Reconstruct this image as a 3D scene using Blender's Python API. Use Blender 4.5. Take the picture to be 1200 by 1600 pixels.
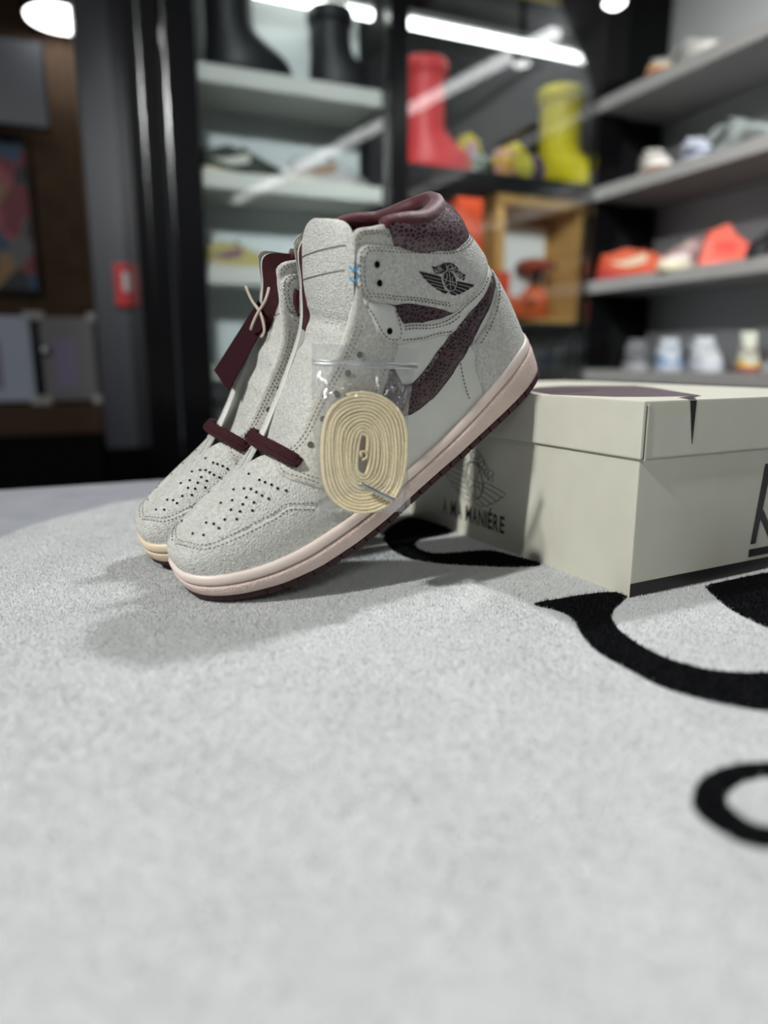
import bpy, bmesh, math, random
import numpy as np
from mathutils import Vector, Matrix, geometry
from math import sin, cos, pi, radians as R
random.seed(7); RNG = np.random.default_rng(7)
for o in list(bpy.data.objects): bpy.data.objects.remove(o)
scene = bpy.context.scene
COL = scene.collection

# ------------------------------------------------------------------ camera
cam = bpy.data.cameras.new('camera'); cam_ob = bpy.data.objects.new('camera', cam); COL.objects.link(cam_ob)
cam.sensor_fit = 'VERTICAL'; cam.sensor_height = 24.0; cam.lens = 24.0*1110/1600
cam.clip_start = .02; cam.clip_end = 60
cam_ob.location = (0, 0, .157); cam_ob.rotation_euler = (pi/2-math.atan(240/1110), 0, 0)
cam.dof.use_dof = True; cam.dof.focus_distance = .500; cam.dof.aperture_fstop = 1.7
scene.camera = cam_ob

# ------------------------------------------------------------------ world and light
world = bpy.data.worlds.new('world'); scene.world = world; world.use_nodes = True
world.node_tree.nodes['Background'].inputs[0].default_value = (.85, .92, 1, 1)
world.node_tree.nodes['Background'].inputs[1].default_value = .03
scene.view_settings.view_transform = 'Standard'; scene.view_settings.look = 'None'
scene.view_settings.gamma = 1; scene.view_settings.use_curve_mapping = False
scene.view_settings.exposure = 0.0
def area(name, loc, target, power, size, color=(1,1,1), spread=180, shape='DISK'):
    l = bpy.data.lights.new(name, 'AREA'); l.energy = power; l.shape = shape; l.size = size; l.color = color; l.spread = R(spread)
    o = bpy.data.objects.new(name, l); COL.objects.link(o); o.location = loc
    o.rotation_euler = (Vector(target)-Vector(loc)).to_track_quat('-Z', 'Y').to_euler(); return o
CEIL = 1.95
KEY = area('ceiling_or_added_spot', (.80, 1.24, CEIL-.03), (0, .45, 0), 13.5, .11, (.97, .99, 1), 120)
FILL = area('ceiling_or_added_spot', (-1.70, -.80, CEIL-.03), (.05, .5, .05), 26, .13, (1, .995, .965), 110)
AREA = area('added_fill_light', (.35, -1.9, CEIL-.03), (.1, .5, .1), 26, .9, (.98, 1, .98), shape='SQUARE')  # added soft fill behind the viewer, lightens the faces turned to it
WASH = area('ceiling_or_added_spot', (.10, -1.90, CEIL-.03), (-.02, 2.2, .52), 6.5, .14, (.97, 1, 1), 26)  # added spot that brightens the glass cabinet
WASH2 = area('ceiling_or_added_spot', (.20, -1.30, CEIL-.03), (1.30, 2.1, .62), 9, .14, (1, 1, .98), 28)  # added spot that lifts the right-hand shelves

# ------------------------------------------------------------------ helpers
def lin(r, g, b):
    f = lambda c: c/12.92 if c <= .04045 else ((c+.055)/1.055)**2.4
    return (f(r/255), f(g/255), f(b/255), 1)
def link(name, me, mat=None, parent=None, smooth=True):
    o = bpy.data.objects.new(name, me); COL.objects.link(o)
    if mat is not None and not me.materials: me.materials.append(mat)
    if smooth: me.polygons.foreach_set('use_smooth', [True]*len(me.polygons))
    if parent is not None: o.parent = parent
    return o
def mesh(name, V, F, mat, parent=None, smooth=True, M=None):
    me = bpy.data.meshes.new(name)
    me.from_pydata([tuple(map(float, v)) for v in V], [], [tuple(int(i) for i in f) for f in F]); me.update()
    return link(name, me, mat, parent, smooth)
def tag(o, label=None, cat=None, group=None, kind=None):
    if label: o['label'] = label
    if cat: o['category'] = cat
    if group: o['group'] = group
    if kind: o['kind'] = kind
    return o
def thing(name, label, cat, loc=(0,0,0), rz=0, group=None):
    o = bpy.data.objects.new(name, None); COL.objects.link(o); o.empty_display_size = .02
    o.location = loc; o.rotation_euler = (0, 0, rz); return tag(o, label, cat, group)
def box_vf(x0, x1, y0, y1, z0, z1):
    V = [(x0,y0,z0),(x1,y0,z0),(x1,y1,z0),(x0,y1,z0),(x0,y0,z1),(x1,y0,z1),(x1,y1,z1),(x0,y1,z1)]
    return V, [(3,2,1,0),(4,5,6,7),(0,1,5,4),(1,2,6,5),(2,3,7,6),(3,0,4,7)]
def box(name, x0, x1, y0, y1, z0, z1, mat, parent=None, bev=0, loc=None, rz=0):
    V, F = box_vf(x0,x1,y0,y1,z0,z1)
    o = mesh(name, V, F, mat, parent, smooth=False)
    if bev:
        bm = bmesh.new(); bm.from_mesh(o.data); bmesh.ops.bevel(bm, geom=bm.edges[:], offset=bev, segments=2, affect='EDGES', profile=.7)
        bm.to_mesh(o.data); bm.free()
    if loc is not None: o.location = loc; o.rotation_euler = (0,0,rz)
    return o
def tube_vf(P, rad, n=8, closed=False, cap=True):
    P = [Vector(p) for p in P]; m = len(P); V = []; F = []
    rad = rad if hasattr(rad, '__len__') else [rad]*m
    up = None
    for i in range(m):
        t = (P[(i+1)%m]-P[i-1]) if closed else (P[min(i+1,m-1)]-P[max(i-1,0)])
        t.normalize()
        if up is None:
            up = Vector((0,0,1)) if abs(t.z) < .9 else Vector((1,0,0))
        a = t.cross(up).normalized(); up = a.cross(t).normalized()
        for k in range(n):
            th = 2*pi*k/n; V.append(P[i]+a*(rad[i]*cos(th))+up*(rad[i]*sin(th)))
    for i in range(m if closed else m-1):
        j = (i+1)%m
        for k in range(n): F.append((i*n+k, i*n+(k+1)%n, j*n+(k+1)%n, j*n+k))
    if cap and not closed: F += [tuple(range(n-1,-1,-1)), tuple((m-1)*n+k for k in range(n))]
    return V, F
def tube(name, P, rad, mat, parent=None, n=8, closed=False): V,F = tube_vf(P, rad, n, closed); return mesh(name, V, F, mat, parent)
def lathe(name, prof, mat, parent=None, n=32, loc=None):
    V = []; F = []; m = len(prof)
    for (r, z) in prof:
        for k in range(n): V.append((r*cos(2*pi*k/n), r*sin(2*pi*k/n), z))
    for i in range(m-1):
        for k in range(n): F.append((i*n+k, i*n+(k+1)%n, (i+1)*n+(k+1)%n, (i+1)*n+k))
    F += [tuple(range(n-1,-1,-1)), tuple((m-1)*n+k for k in range(n))]
    o = mesh(name, V, F, mat, parent)
    if loc is not None: o.location = loc
    return o
def spline(P, n, closed=False):
    P = np.array(P, float); m = len(P); out = []
    segs = m if closed else m-1
    for i in range(segs):
        g = lambda k: P[k % m] if closed else P[min(max(k,0),m-1)]
        p0,p1,p2,p3 = g(i-1),g(i),g(i+1),g(i+2)
        for k in range(n):
            t = k/n
            out.append(.5*((2*p1)+(p2-p0)*t+(2*p0-5*p1+4*p2-p3)*t*t+(3*p1-p0-3*p2+p3)*t**3))
    if not closed: out.append(P[-1])
    return np.array(out)
def resample(P, step, closed=False):
    P = np.array(P, float)
    if closed: P = np.vstack([P, P[:1]])
    d = np.r_[0, np.cumsum(np.linalg.norm(np.diff(P, axis=0), axis=1))]
    n = max(2, int(round(d[-1]/step))); t = np.linspace(0, d[-1], n+1)
    Q = np.stack([np.interp(t, d, P[:,k]) for k in range(P.shape[1])], 1)
    return Q[:-1] if closed else Q
def inside(Q, poly):
    Q = np.asarray(Q); P = np.asarray(poly); out = np.zeros(len(Q), bool); n = len(P)
    k = np.nonzero(((Q >= P.min(0)) & (Q <= P.max(0))).all(1))[0]
    x, y = Q[k,0], Q[k,1]; r = np.zeros(len(k), bool)
    for i in range(n):
        (x0,y0),(x1,y1) = P[i], P[(i+1)%n]
        c = ((y0 > y) != (y1 > y)); xi = (x1-x0)*(y-y0)/((y1-y0) if y1 != y0 else 1e-12)+x0
        r ^= c & (x < xi)
    out[k] = r; return out
def segdist(Q, A, B):
    Q = np.asarray(Q)[:,None]; A = np.asarray(A)[None]; B = np.asarray(B)[None]; d = B-A
    t = np.clip(((Q-A)*d).sum(-1)/np.maximum((d*d).sum(-1), 1e-18), 0, 1)
    return np.linalg.norm(Q-(A+t[...,None]*d), axis=-1).min(1)

# ------------------------------------------------------------------ materials
def mat(name, color, rough=.5, spec=.5, metal=0, bump=None, var=None, sheen=0, coat=0, emit=None, estr=0, trans=0):
    """bump: list of (kind, scale, strength, distance); var: (scale, colour2, amount, detail)"""
    m = bpy.data.materials.new(name); m.use_nodes = True; N = m.node_tree.nodes; L = m.node_tree.links
    p = N['Principled BSDF']; c = color if len(color) == 4 else (*color, 1)
    p.inputs['Base Color'].default_value = c; p.inputs['Roughness'].default_value = rough
    p.inputs['Specular IOR Level'].default_value = spec; p.inputs['Metallic'].default_value = metal
    p.inputs['Sheen Weight'].default_value = sheen; p.inputs['Coat Weight'].default_value = coat
    if emit: p.inputs['Emission Color'].default_value = emit; p.inputs['Emission Strength'].default_value = estr
    tc = N.new('ShaderNodeTexCoord')
    if var:
        nz = N.new('ShaderNodeTexNoise'); nz.inputs['Scale'].default_value = var[0]; nz.inputs['Detail'].default_value = var[3] if len(var) > 3 else 4
        L.new(tc.outputs['Object'], nz.inputs['Vector'])
        r = N.new('ShaderNodeValToRGB'); r.color_ramp.elements[0].position = .5-.5*var[2]*.5; r.color_ramp.elements[1].position = .5+.5*var[2]*.5
        r.color_ramp.elements[0].color = var[1]; r.color_ramp.elements[1].color = c
        L.new(nz.outputs['Fac'], r.inputs['Fac']); L.new(r.outputs['Color'], p.inputs['Base Color'])
    prev = None
    for (kind, scale, stren, dist) in (bump or []):
        if kind == 'noise':
            t = N.new('ShaderNodeTexNoise'); t.inputs['Scale'].default_value = scale; t.inputs['Detail'].default_value = 3; out = t.outputs['Fac']
        elif kind == 'wave':
            t = N.new('ShaderNodeTexWave'); t.inputs['Scale'].default_value = scale; out = t.outputs['Fac']
        else:
            t = N.new('ShaderNodeTexVoronoi'); t.inputs['Scale'].default_value = scale
            t.feature = 'DISTANCE_TO_EDGE' if kind == 'edge' else 'F1'; out = t.outputs['Distance']
        L.new(tc.outputs['Object'], t.inputs['Vector'])
        b = N.new('ShaderNodeBump'); b.inputs['Strength'].default_value = stren; b.inputs['Distance'].default_value = dist
        L.new(out, b.inputs['Height'])
        if prev: L.new(prev.outputs['Normal'], b.inputs['Normal'])
        prev = b
    if prev: L.new(prev.outputs['Normal'], p.inputs['Normal'])
    return m
def snake_mat(name, dark, light, scale, rough):
    m = mat(name, dark, rough); N = m.node_tree.nodes; L = m.node_tree.links; p = N['Principled BSDF']
    tc = N.new('ShaderNodeTexCoord'); mp = N.new('ShaderNodeMapping'); mp.inputs['Scale'].default_value = (.75, 1, 1.1); mp.inputs['Rotation'].default_value = (0, R(35), 0)
    L.new(tc.outputs['Object'], mp.inputs['Vector'])
    v = N.new('ShaderNodeTexVoronoi'); v.feature = 'DISTANCE_TO_EDGE'; v.inputs['Scale'].default_value = scale; v.inputs['Randomness'].default_value = .75
    L.new(mp.outputs['Vector'], v.inputs['Vector'])
    r = N.new('ShaderNodeValToRGB'); r.color_ramp.elements[0].position = .04; r.color_ramp.elements[1].position = .20
    r.color_ramp.elements[0].color = light; r.color_ramp.elements[1].color = dark
    L.new(v.outputs['Distance'], r.inputs['Fac']); L.new(r.outputs['Color'], p.inputs['Base Color'])
    b = N.new('ShaderNodeBump'); b.inputs['Strength'].default_value = .55; b.inputs['Distance'].default_value = .0009
    L.new(v.outputs['Distance'], b.inputs['Height']); L.new(b.outputs['Normal'], p.inputs['Normal'])
    return m
def emis(name, col, s): return mat(name, (0,0,0,1), .5, emit=col, estr=s)
def film_mat(name, tint, refl_rough, base=.06, haze=0, ior=1.5, cap=1.0):
    """thin clear sheet: Fresnel reflection over plain transparency"""
    m = bpy.data.materials.new(name); m.use_nodes = True; N = m.node_tree.nodes; L = m.node_tree.links; N.clear()
    out = N.new('ShaderNodeOutputMaterial'); mx = N.new('ShaderNodeMixShader'); tr = N.new('ShaderNodeBsdfTransparent'); gl = N.new('ShaderNodeBsdfGlossy')
    tr.inputs['Color'].default_value = tint; gl.inputs['Roughness'].default_value = refl_rough
    fr = N.new('ShaderNodeFresnel'); fr.inputs['IOR'].default_value = ior
    ad = N.new('ShaderNodeMath'); ad.operation = 'ADD'; ad.inputs[1].default_value = base
    mn = N.new('ShaderNodeMath'); mn.operation = 'MINIMUM'; mn.inputs[1].default_value = cap
    L.new(fr.outputs[0], ad.inputs[0]); L.new(ad.outputs[0], mn.inputs[0]); L.new(mn.outputs[0], mx.inputs[0]); L.new(tr.outputs[0], mx.inputs[1]); L.new(gl.outputs[0], mx.inputs[2]); L.new(mx.outputs[0], out.inputs[0])
    if haze:
        df = N.new('ShaderNodeBsdfDiffuse'); df.inputs[0].default_value = (.9,.92,.96,1); m2 = N.new('ShaderNodeMixShader'); m2.inputs[0].default_value = haze
        L.new(mx.outputs[0], m2.inputs[1]); L.new(df.outputs[0], m2.inputs[2]); L.new(m2.outputs[0], out.inputs[0])
    return m
MAT = {}
LE = [('edge', 520, 1, .0011), ('noise', 700, .9, .0011), ('noise', 90, .15, .002)]
MAT['crackle'] = mat('crackled_white_leather', lin(222,223,217), .48, .4, bump=LE, var=(420, lin(204,204,198), .5, 3))
MAT['leather'] = mat('white_leather', lin(220,222,216), .45, .4, bump=[('noise', 700, .2, .0005), ('noise', 120, .12, .002)], var=(60, lin(212,213,207), .8, 3))
MAT['suede'] = mat('pale_suede', lin(214,213,205), .8, .2, bump=[('noise', 1500, .4, .0006)], var=(500, lin(185,184,175), .6, 3))
MAT['snake'] = snake_mat('burgundy_snakeskin', lin(34,18,24), lin(88,66,73), 360, .33)
MAT['snake_collar'] = snake_mat('burgundy_snakeskin_collar', lin(42,25,30), lin(110,88,94), 330, .26)
MAT['burg'] = mat('burgundy_lining', lin(88,32,40), .55, .4, sheen=.3, bump=[('noise', 1200, .3, .0006), ('noise', 60, .4, .004)], var=(200, lin(74,24,32), .8, 3))
MAT['burgdark'] = mat('dark_burgundy_satin', lin(72,24,34), .5, .4, bump=[('noise', 300, .2, .001)])
MAT['lace_b'] = mat('burgundy_lace', lin(68,30,35), .75, .3, bump=[('voro', 1400, .6, .0006)], var=(900, lin(56,22,28), .6, 2))
MAT['fox'] = mat('pink_beige_rubber', lin(240,225,216), .38, .45, var=(40, lin(232,215,206), .8, 3))
MAT['mid'] = mat('pink_beige_textured_rubber', lin(232,212,203), .55, .35, bump=[('voro', 800, .6, .0009)], var=(40, lin(224,202,192), .8, 3))
MAT['fox_c'] = mat('cream_rubber', lin(232,216,190), .4, .45, var=(40, lin(225,208,180), .8, 3))
MAT['mid_c'] = mat('cream_textured_rubber', lin(226,206,182), .55, .35, bump=[('voro', 900, .45, .0008)])
MAT['out'] = mat('dark_brown_rubber', lin(58,30,34), .55, .35, bump=[('noise', 600, .2, .0006)])
MAT['stitch'] = mat('grey_brown_thread', lin(112,104,98), .8, .2)
MAT['stitch_w'] = mat('pale_thread', lin(205,195,188), .8, .2)
MAT['hole'] = mat('dark_hole', lin(14,12,12), .9, .1)
MAT['print'] = mat('black_print', lin(34,28,30), .5, .4)
MAT['print_line'] = mat('pale_relief_line', lin(190,190,184), .5, .4)
MAT['tie'] = mat('blue_thread', lin(70,150,200), .4, .5)
MAT['hole_grey'] = mat('grey_hole', lin(92,90,86), .8, .2)
# ------------------------------------------------------------------ room, set square to the shelves
YAW = R(23.6)
def RW(a, b, z=0): return Vector((a*cos(YAW)-b*sin(YAW), a*sin(YAW)+b*cos(YAW), z))
def rbox(name, a0, a1, b0, b1, z0, z1, m, parent=None, bev=0):
    """box in room axes; a thing of its own gets its origin at its base, a child is given in its parent's axes"""
    if parent is not None: return box(name, a0, a1, b0, b1, z0, z1, m, parent, bev)
    o = box(name, -(a1-a0)/2, (a1-a0)/2, -(b1-b0)/2, (b1-b0)/2, 0, z1-z0, m, None, bev)
    o.location = RW((a0+a1)/2, (b0+b1)/2, z0); o.rotation_euler = (0,0,YAW); return o
FLOOR = -.45
MAT['wall_grey'] = mat('grey_painted_wall', lin(168,170,172), .75, .3, bump=[('noise', 60, .1, .002)])
MAT['wall_dark'] = mat('dark_wall', lin(52,52,56), .8, .2)
MAT['black'] = mat('black_lacquer', lin(8,8,10), .2, .3)
MAT['black_matt'] = mat('black_matt', lin(12,13,15), .8, .15)
MAT['shelf'] = mat('light_grey_shelf', lin(142,141,139), .5, .4)
MAT['shelf_w'] = mat('white_shelf', lin(196,196,190), .4, .4)
MAT['floor'] = mat('dark_floor', lin(44,42,42), .5, .4, var=(3, lin(36,34,34), .8))
MAT['ceil'] = mat('dark_ceiling', lin(70,70,72), .85, .2)
MAT['metal'] = mat('brushed_metal', lin(190,192,198), .35, .5, metal=1)
MAT['lamp'] = emis('lamp_glow', (1,.99,.97,1), 7)
MAT['tube'] = emis('led_tube_glow', (.97,1,.95,1), 9)
MAT['glass'] = film_mat('clear_door_glass', (.93,.95,.95,1), .02, .01)
MAT['wood'] = mat('brown_wood_slat', lin(104,80,58), .6, .3, bump=[('noise', 40, .2, .002)], var=(12, lin(82,60,42), .8))
MAT['crate'] = mat('pale_pine_wood', lin(196,156,92), .6, .3, var=(14, lin(176,134,74), .8))
def struct(o): o['kind'] = 'structure'; return o
struct(rbox('floor', -3, 2.2, -3.2, 4.9, FLOOR-.05, FLOOR, MAT['floor']))
struct(rbox('ceiling', -3, 2.2, -3.2, 4.9, CEIL, CEIL+.05, MAT['ceil']))
struct(rbox('wall_right', 1.88, 1.94, -.6, 2.42, FLOOR, CEIL, MAT['wall_grey']))
struct(rbox('wall_back', .36, 1.88, 2.42, 2.48, FLOOR, CEIL, MAT['wall_dark']))
struct(rbox('wall_far', -3, .36, 3.42, 3.48, FLOOR, CEIL, MAT['wall_dark']))

# table with the grey rug top
TB = 1.02
MAT['table'] = mat('dark_table_side', lin(60,60,64), .7, .3)
tbl = thing('display_table', 'low square display table carrying the grey and white rug', 'table', RW(.25, .26, FLOOR), YAW)
box('table_top', -1.0, 1.0, -.76, .76, .40, .438, MAT['table'], tbl, .004)
for sx in (-1, 1):
    for sy in (-1, 1): box('leg', sx*.93-.03, sx*.93+.03, sy*.69-.03, sy*.69+.03, 0, .40, MAT['table'], tbl)

# ------------------------------------------------------------------ rug
def rug_h(x, y):
    """soft waves in the pile"""
    x = np.asarray(x); y = np.asarray(y)
    h = .0011*np.sin(9*x+3*y+1)*np.cos(13*y-4*x)+.0008*np.sin(31*x-17*y)
    h = h-.0030*np.exp(-(((x-.055)*.86-(y-.452)*.5)/.016)**2-(((x-.055)*.5+(y-.452)*.86)/.05)**2)   # dent beside the box
    return h-.0012
WHITE = spline([(-.276,.803),(-.3185,.7357),(-.3402,.6814),(-.3467,.6222),(-.345,.5),(-.33,.35),(-.28,.15),(-.15,.02),(.1,-.06),(.4,-.02),(.6,.15),(.69,.4),(.66,.7),(.5,.90),(.2,.96),(-.1,.91)], 8, True)
BAND = spline([(.0983,.4411),(.1203,.4538),(.15,.4672),(.1671,.4650),(.1463,.4308),(.1402,.4083),(.1422,.3854),(.1502,.3626),(.1615,.3481),(.1746,.3402),(.1963,.3376),(.235,.345),(.28,.372),(.30,.34),(.255,.308),(.22,.2975),(.1895,.2955),(.1752,.2977),(.1621,.3039),(.1484,.3135),(.1365,.3266),(.1272,.3461),(.1183,.367),(.1158,.3903),(.117,.4165),(.1105,.4308)], 5, True)
BLOB = spline([(.2301,.4835),(.2468,.4948),(.2899,.5147),(.34,.53),(.40,.50),(.38,.42),(.32,.385),(.2628,.3806),(.2347,.3913),(.2249,.4221),(.2249,.4525)], 5, True)
CURL = spline([(0,.6294),(.0093,.6677),(.0258,.6987),(.0471,.6786),(.064,.6417),(.0313,.6118),(.0286,.5844),(.0425,.5691),(.0643,.5741),(.0891,.5792),(.105,.5622),(.123,.5361),(.1041,.5291),(.0749,.5334),(.0455,.5406),(.0207,.5545),(.0054,.5844)], 5, True)
RINGO = spline([(.114,.2343),(.1214,.2446),(.1305,.2511),(.1426,.2551),(.1568,.2556),(.1676,.2522),(.1704,.2424),(.1641,.2285),(.1508,.2142),(.1368,.2069),(.1264,.2053),(.1195,.2085),(.1144,.2159),(.1116,.2248)], 5, True)
RINGI = spline([(.1255,.2324),(.1311,.2393),(.1396,.2441),(.1505,.2463),(.1579,.2441),(.1582,.2363),(.1515,.2248),(.1418,.2177),(.132,.2159),(.1272,.2194),(.1246,.2257)], 5, True)
MAT['rug_w'] = mat('white_wool_pile', lin(206,208,208), .95, .1, sheen=.25, bump=[('noise', 700, .5, .002), ('noise', 60, .25, .006)], var=(18, lin(197,199,199), .9, 5))
MAT['rug_g'] = mat('grey_wool_pile', lin(150,152,160), .95, .1, sheen=.25, bump=[('noise', 500, .5, .002), ('noise', 50, .3, .006)], var=(25, lin(136,138,147), .9, 5))
MAT['rug_k'] = mat('black_wool_pile', lin(10,11,14), .95, .1, bump=[('noise', 600, .6, .002)])
MAT['fib_w'] = mat('white_wool_fibre', lin(208,210,210), .9, .1, var=(18, lin(199,201,201), .9, 5))
MAT['fib_k'] = mat('black_wool_fibre', lin(11,12,16), .9, .1)
rug = thing('rug', 'grey rug with a white field and curling black lines on the table', 'rug', (0,0,0))
c = RW(.25, .26, 0)
g = [RW(.25+sx*.985, .26+sy*.745) for sx, sy in ((-1,-1),(1,-1),(1,1),(-1,1))]
V = [(p.x, p.y, -.0062) for p in g]+[(p.x, p.y, -.012) for p in g]
mesh('grey_border', V, [(0,1,2,3),(4,7,6,5),(0,4,5,1),(1,5,6,2),(2,6,7,3),(3,7,4,0)], MAT['rug_g'], rug, smooth=False)
def flat_patch(name, outer, holes, z, thick, m, parent, step, hfun):
    B = []; E = []
    for ring in [outer]+holes:
        r = resample(ring, step*.6, True); n0 = len(B); B += [tuple(p) for p in r]; n = len(r)
        E += [(n0+i, n0+(i+1)%n) for i in range(n)]
    nb = len(B); A = np.array(outer); x0, y0 = A.min(0); x1, y1 = A.max(0)
    gx, gy = np.meshgrid(np.arange(x0, x1, step), np.arange(y0, y1, step)); Q = np.stack([gx.ravel(), gy.ravel()], 1)
    ok = inside(Q, outer)
    for h in holes: ok &= ~inside(Q, h)
    Q = Q[ok]; bb = np.array(B); Q = Q[segdist(Q, bb[[e[0] for e in E]], bb[[e[1] for e in E]]) > step*.5]
    vs = [Vector(p) for p in B]+[Vector(map(float, q)) for q in Q]
    r = geometry.delaunay_2d_cdt(vs, E, [], 0, 1e-7)
    P = np.array([tuple(v) for v in r[0]]); T = [f for f in r[2]]
    cen = np.array([P[list(f)].mean(0) for f in T]); ok = inside(cen, outer)
    for h in holes: ok &= ~inside(cen, h)
    T = [f for f, k in zip(T, ok) if k]
    zz = z+hfun(P[:,0], P[:,1]); n = len(P)
    V = [(p[0], p[1], q) for p, q in zip(P, zz)]+[(p[0], p[1], q-thick) for p, q in zip(P, zz)]
    cnt = {}
    for f in T:
        for i in range(len(f)):
            e = (f[i], f[(i+1)%len(f)]); k = (min(e), max(e)); cnt.setdefault(k, []).append(e)
    F = list(T)+[(es[0][1], es[0][0], es[0][0]+n, es[0][1]+n) for es in cnt.values() if len(es) == 1]
    return mesh(name, V, F, m, parent)
flat_patch('white_field', WHITE, [], 0, .006, MAT['rug_w'], rug, .012, rug_h)
for nm, o_, hs in (('black_line', BAND, []), ('black_line', BLOB, []), ('black_line', CURL, []), ('black_ring', RINGO, [RINGI])):
    flat_patch(nm, o_, hs, .0007, .002, MAT['rug_k'], rug, .006, rug_h)
def fibres(name, Q, ln, wd, m, z0=0):
    n = len(Q); h = rug_h(Q[:,0], Q[:,1])+z0
    az = RNG.uniform(0, 2*pi, n); lean = RNG.uniform(.1, .75, n); L = ln*RNG.uniform(.6, 1.15, n); w = wd*RNG.uniform(.7, 1.3, n)
    b = np.stack([Q[:,0], Q[:,1], h-.0004], 1)
    fa = RNG.uniform(0, pi, n); s = np.stack([np.cos(fa)*w/2, np.sin(fa)*w/2, np.zeros(n)], 1)
    tip = b+np.stack([np.cos(az)*np.sin(lean)*L, np.sin(az)*np.sin(lean)*L, np.cos(lean)*L], 1)
    V = np.stack([b-s, b+s, tip], 1).reshape(-1, 3).astype(np.float32)
    me = bpy.data.meshes.new(name); me.vertices.add(3*n); me.vertices.foreach_set('co', V.ravel())
    me.loops.add(3*n); me.loops.foreach_set('vertex_index', np.arange(3*n, dtype=np.int32)); me.polygons.add(n)
    me.polygons.foreach_set('loop_start', np.arange(0, 3*n, 3, dtype=np.int32)); me.update(); me.validate()
    o = link(name, me, m, rug, smooth=False); o['kind'] = 'stuff'; return o
lo, hi = WHITE.min(0), WHITE.max(0)
Q = RNG.uniform(lo, hi, (int(1.0e6*np.prod(hi-lo)), 2)); Q = Q[inside(Q, WHITE)]
jit = Q+RNG.normal(0, .0006, Q.shape)
kk = inside(jit, BAND) | inside(jit, BLOB) | inside(jit, CURL) | (inside(jit, RINGO) & ~inside(jit, RINGI))
fibres('white_pile', Q[~kk], .0022, .0006, MAT['fib_w'])
fibres('black_pile', Q[kk], .0024, .0006, MAT['fib_k'], .0007)
# ------------------------------------------------------------------ patches cut from a 2D outline
def cdt(outer, holes, step, bstep=None):
    """triangulate an outline: points, triangles, boundary edges"""
    B = []; E = []
    for ring in [outer]+holes:
        r = resample(ring, bstep or step*.6, True); n0 = len(B); B += [tuple(map(float, p)) for p in r]; n = len(r)
        E += [(n0+i, n0+(i+1)%n) for i in range(n)]
    bb = np.array(B); x0, y0 = bb.min(0); x1, y1 = bb.max(0)
    gx, gy = np.meshgrid(np.arange(x0, x1, step), np.arange(y0, y1, step)); Q = np.stack([gx.ravel(), gy.ravel()], 1)
    if len(Q):
        ok = inside(Q, outer)
        for h in holes: ok &= ~inside(Q, h)
        Q = Q[ok]
    if len(Q): Q = Q[segdist(Q, bb[[e[0] for e in E]], bb[[e[1] for e in E]]) > step*.5]
    r = geometry.delaunay_2d_cdt([Vector(p) for p in B]+[Vector(map(float, q)) for q in Q], E, [], 0, 1e-8)
    P = np.array([tuple(v) for v in r[0]]); cen = np.array([P[list(f)].mean(0) for f in r[2]]); ok = inside(cen, outer)
    for h in holes: ok &= ~inside(cen, h)
    T = [tuple(f) for f, k in zip(r[2], ok) if k]
    cnt = {}
    for f in T:
        for i in range(len(f)):
            e = (f[i], f[(i+1)%len(f)]); cnt.setdefault((min(e), max(e)), []).append(e)
    return P, T, [es[0] for es in cnt.values() if len(es) == 1]
def glyphs(text, bold=0):
    """2D triangles of each character in the built-in font, cap height about 1"""
    out = []
    for ch in text:
        cu = bpy.data.curves.new('g', 'FONT'); cu.body = ch; cu.offset = bold; ob = bpy.data.objects.new('g', cu)
        me = bpy.data.meshes.new_from_object(ob)
        V = np.array([v.co[:2] for v in me.vertices]) if len(me.vertices) else np.zeros((0,2))
        out.append((V/.73, [tuple(p.vertices) for p in me.polygons]))
        bpy.data.objects.remove(ob); bpy.data.curves.remove(cu); bpy.data.meshes.remove(me)
    return out
# winged-ball emblem drawn on a 2D canvas
E_DARK = [[(622,349),(640,352),(655,343),(672,328),(690,321),(712,325),(732,342),(745,362),(757,376),(772,380),(769,412),(752,402),(738,385),(722,368),(705,361),(688,365),(672,380),(655,388),(637,388)],
 [(562,386),(600,390),(640,396),(668,402),(671,430),(684,470),(700,479),(690,490),(672,488),(662,478),(648,474),(638,462),(625,458),(616,446),(604,440),(598,428),(586,422),(580,408)],
 [(741,416),(780,424),(813,433),(806,446),(796,450),(792,460),(780,464),(774,474),(762,478),(755,488),(742,488),(734,496),(716,492),(706,481),(724,472),(738,445)],
 [(706+29*cos(t)+6*sin(t), 419+53*sin(t)+3*cos(t)) for t in np.linspace(0, 2*pi, 28)[:-1]]]
E_LINE = [[(585,405),(630,413),(668,418)],[(598,424),(640,432),(672,437)],[(618,443),(650,450),(678,454)],[(642,463),(670,470),(690,472)],
 [(742,431),(775,439),(803,447)],[(739,447),(765,455),(787,464)],[(732,463),(752,470),(770,478)],[(722,477),(735,483),(750,489)],
 [(706+30*cos(t)+6*sin(t), 419+54*sin(t)+3*cos(t)) for t in np.linspace(0, 2*pi, 30)],
 [(700,368),(706,400),(708,420),(712,468)],[(678,408),(700,420),(735,424)],[(690,378),(694,400),(682,440)],[(724,386),(716,410),(730,450)],[(686,452),(706,436),(730,444)]]
E_ARC = [(630,380),(652,366),(672,350),(690,342),(710,346),(728,362),(745,385),(766,400)]
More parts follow.
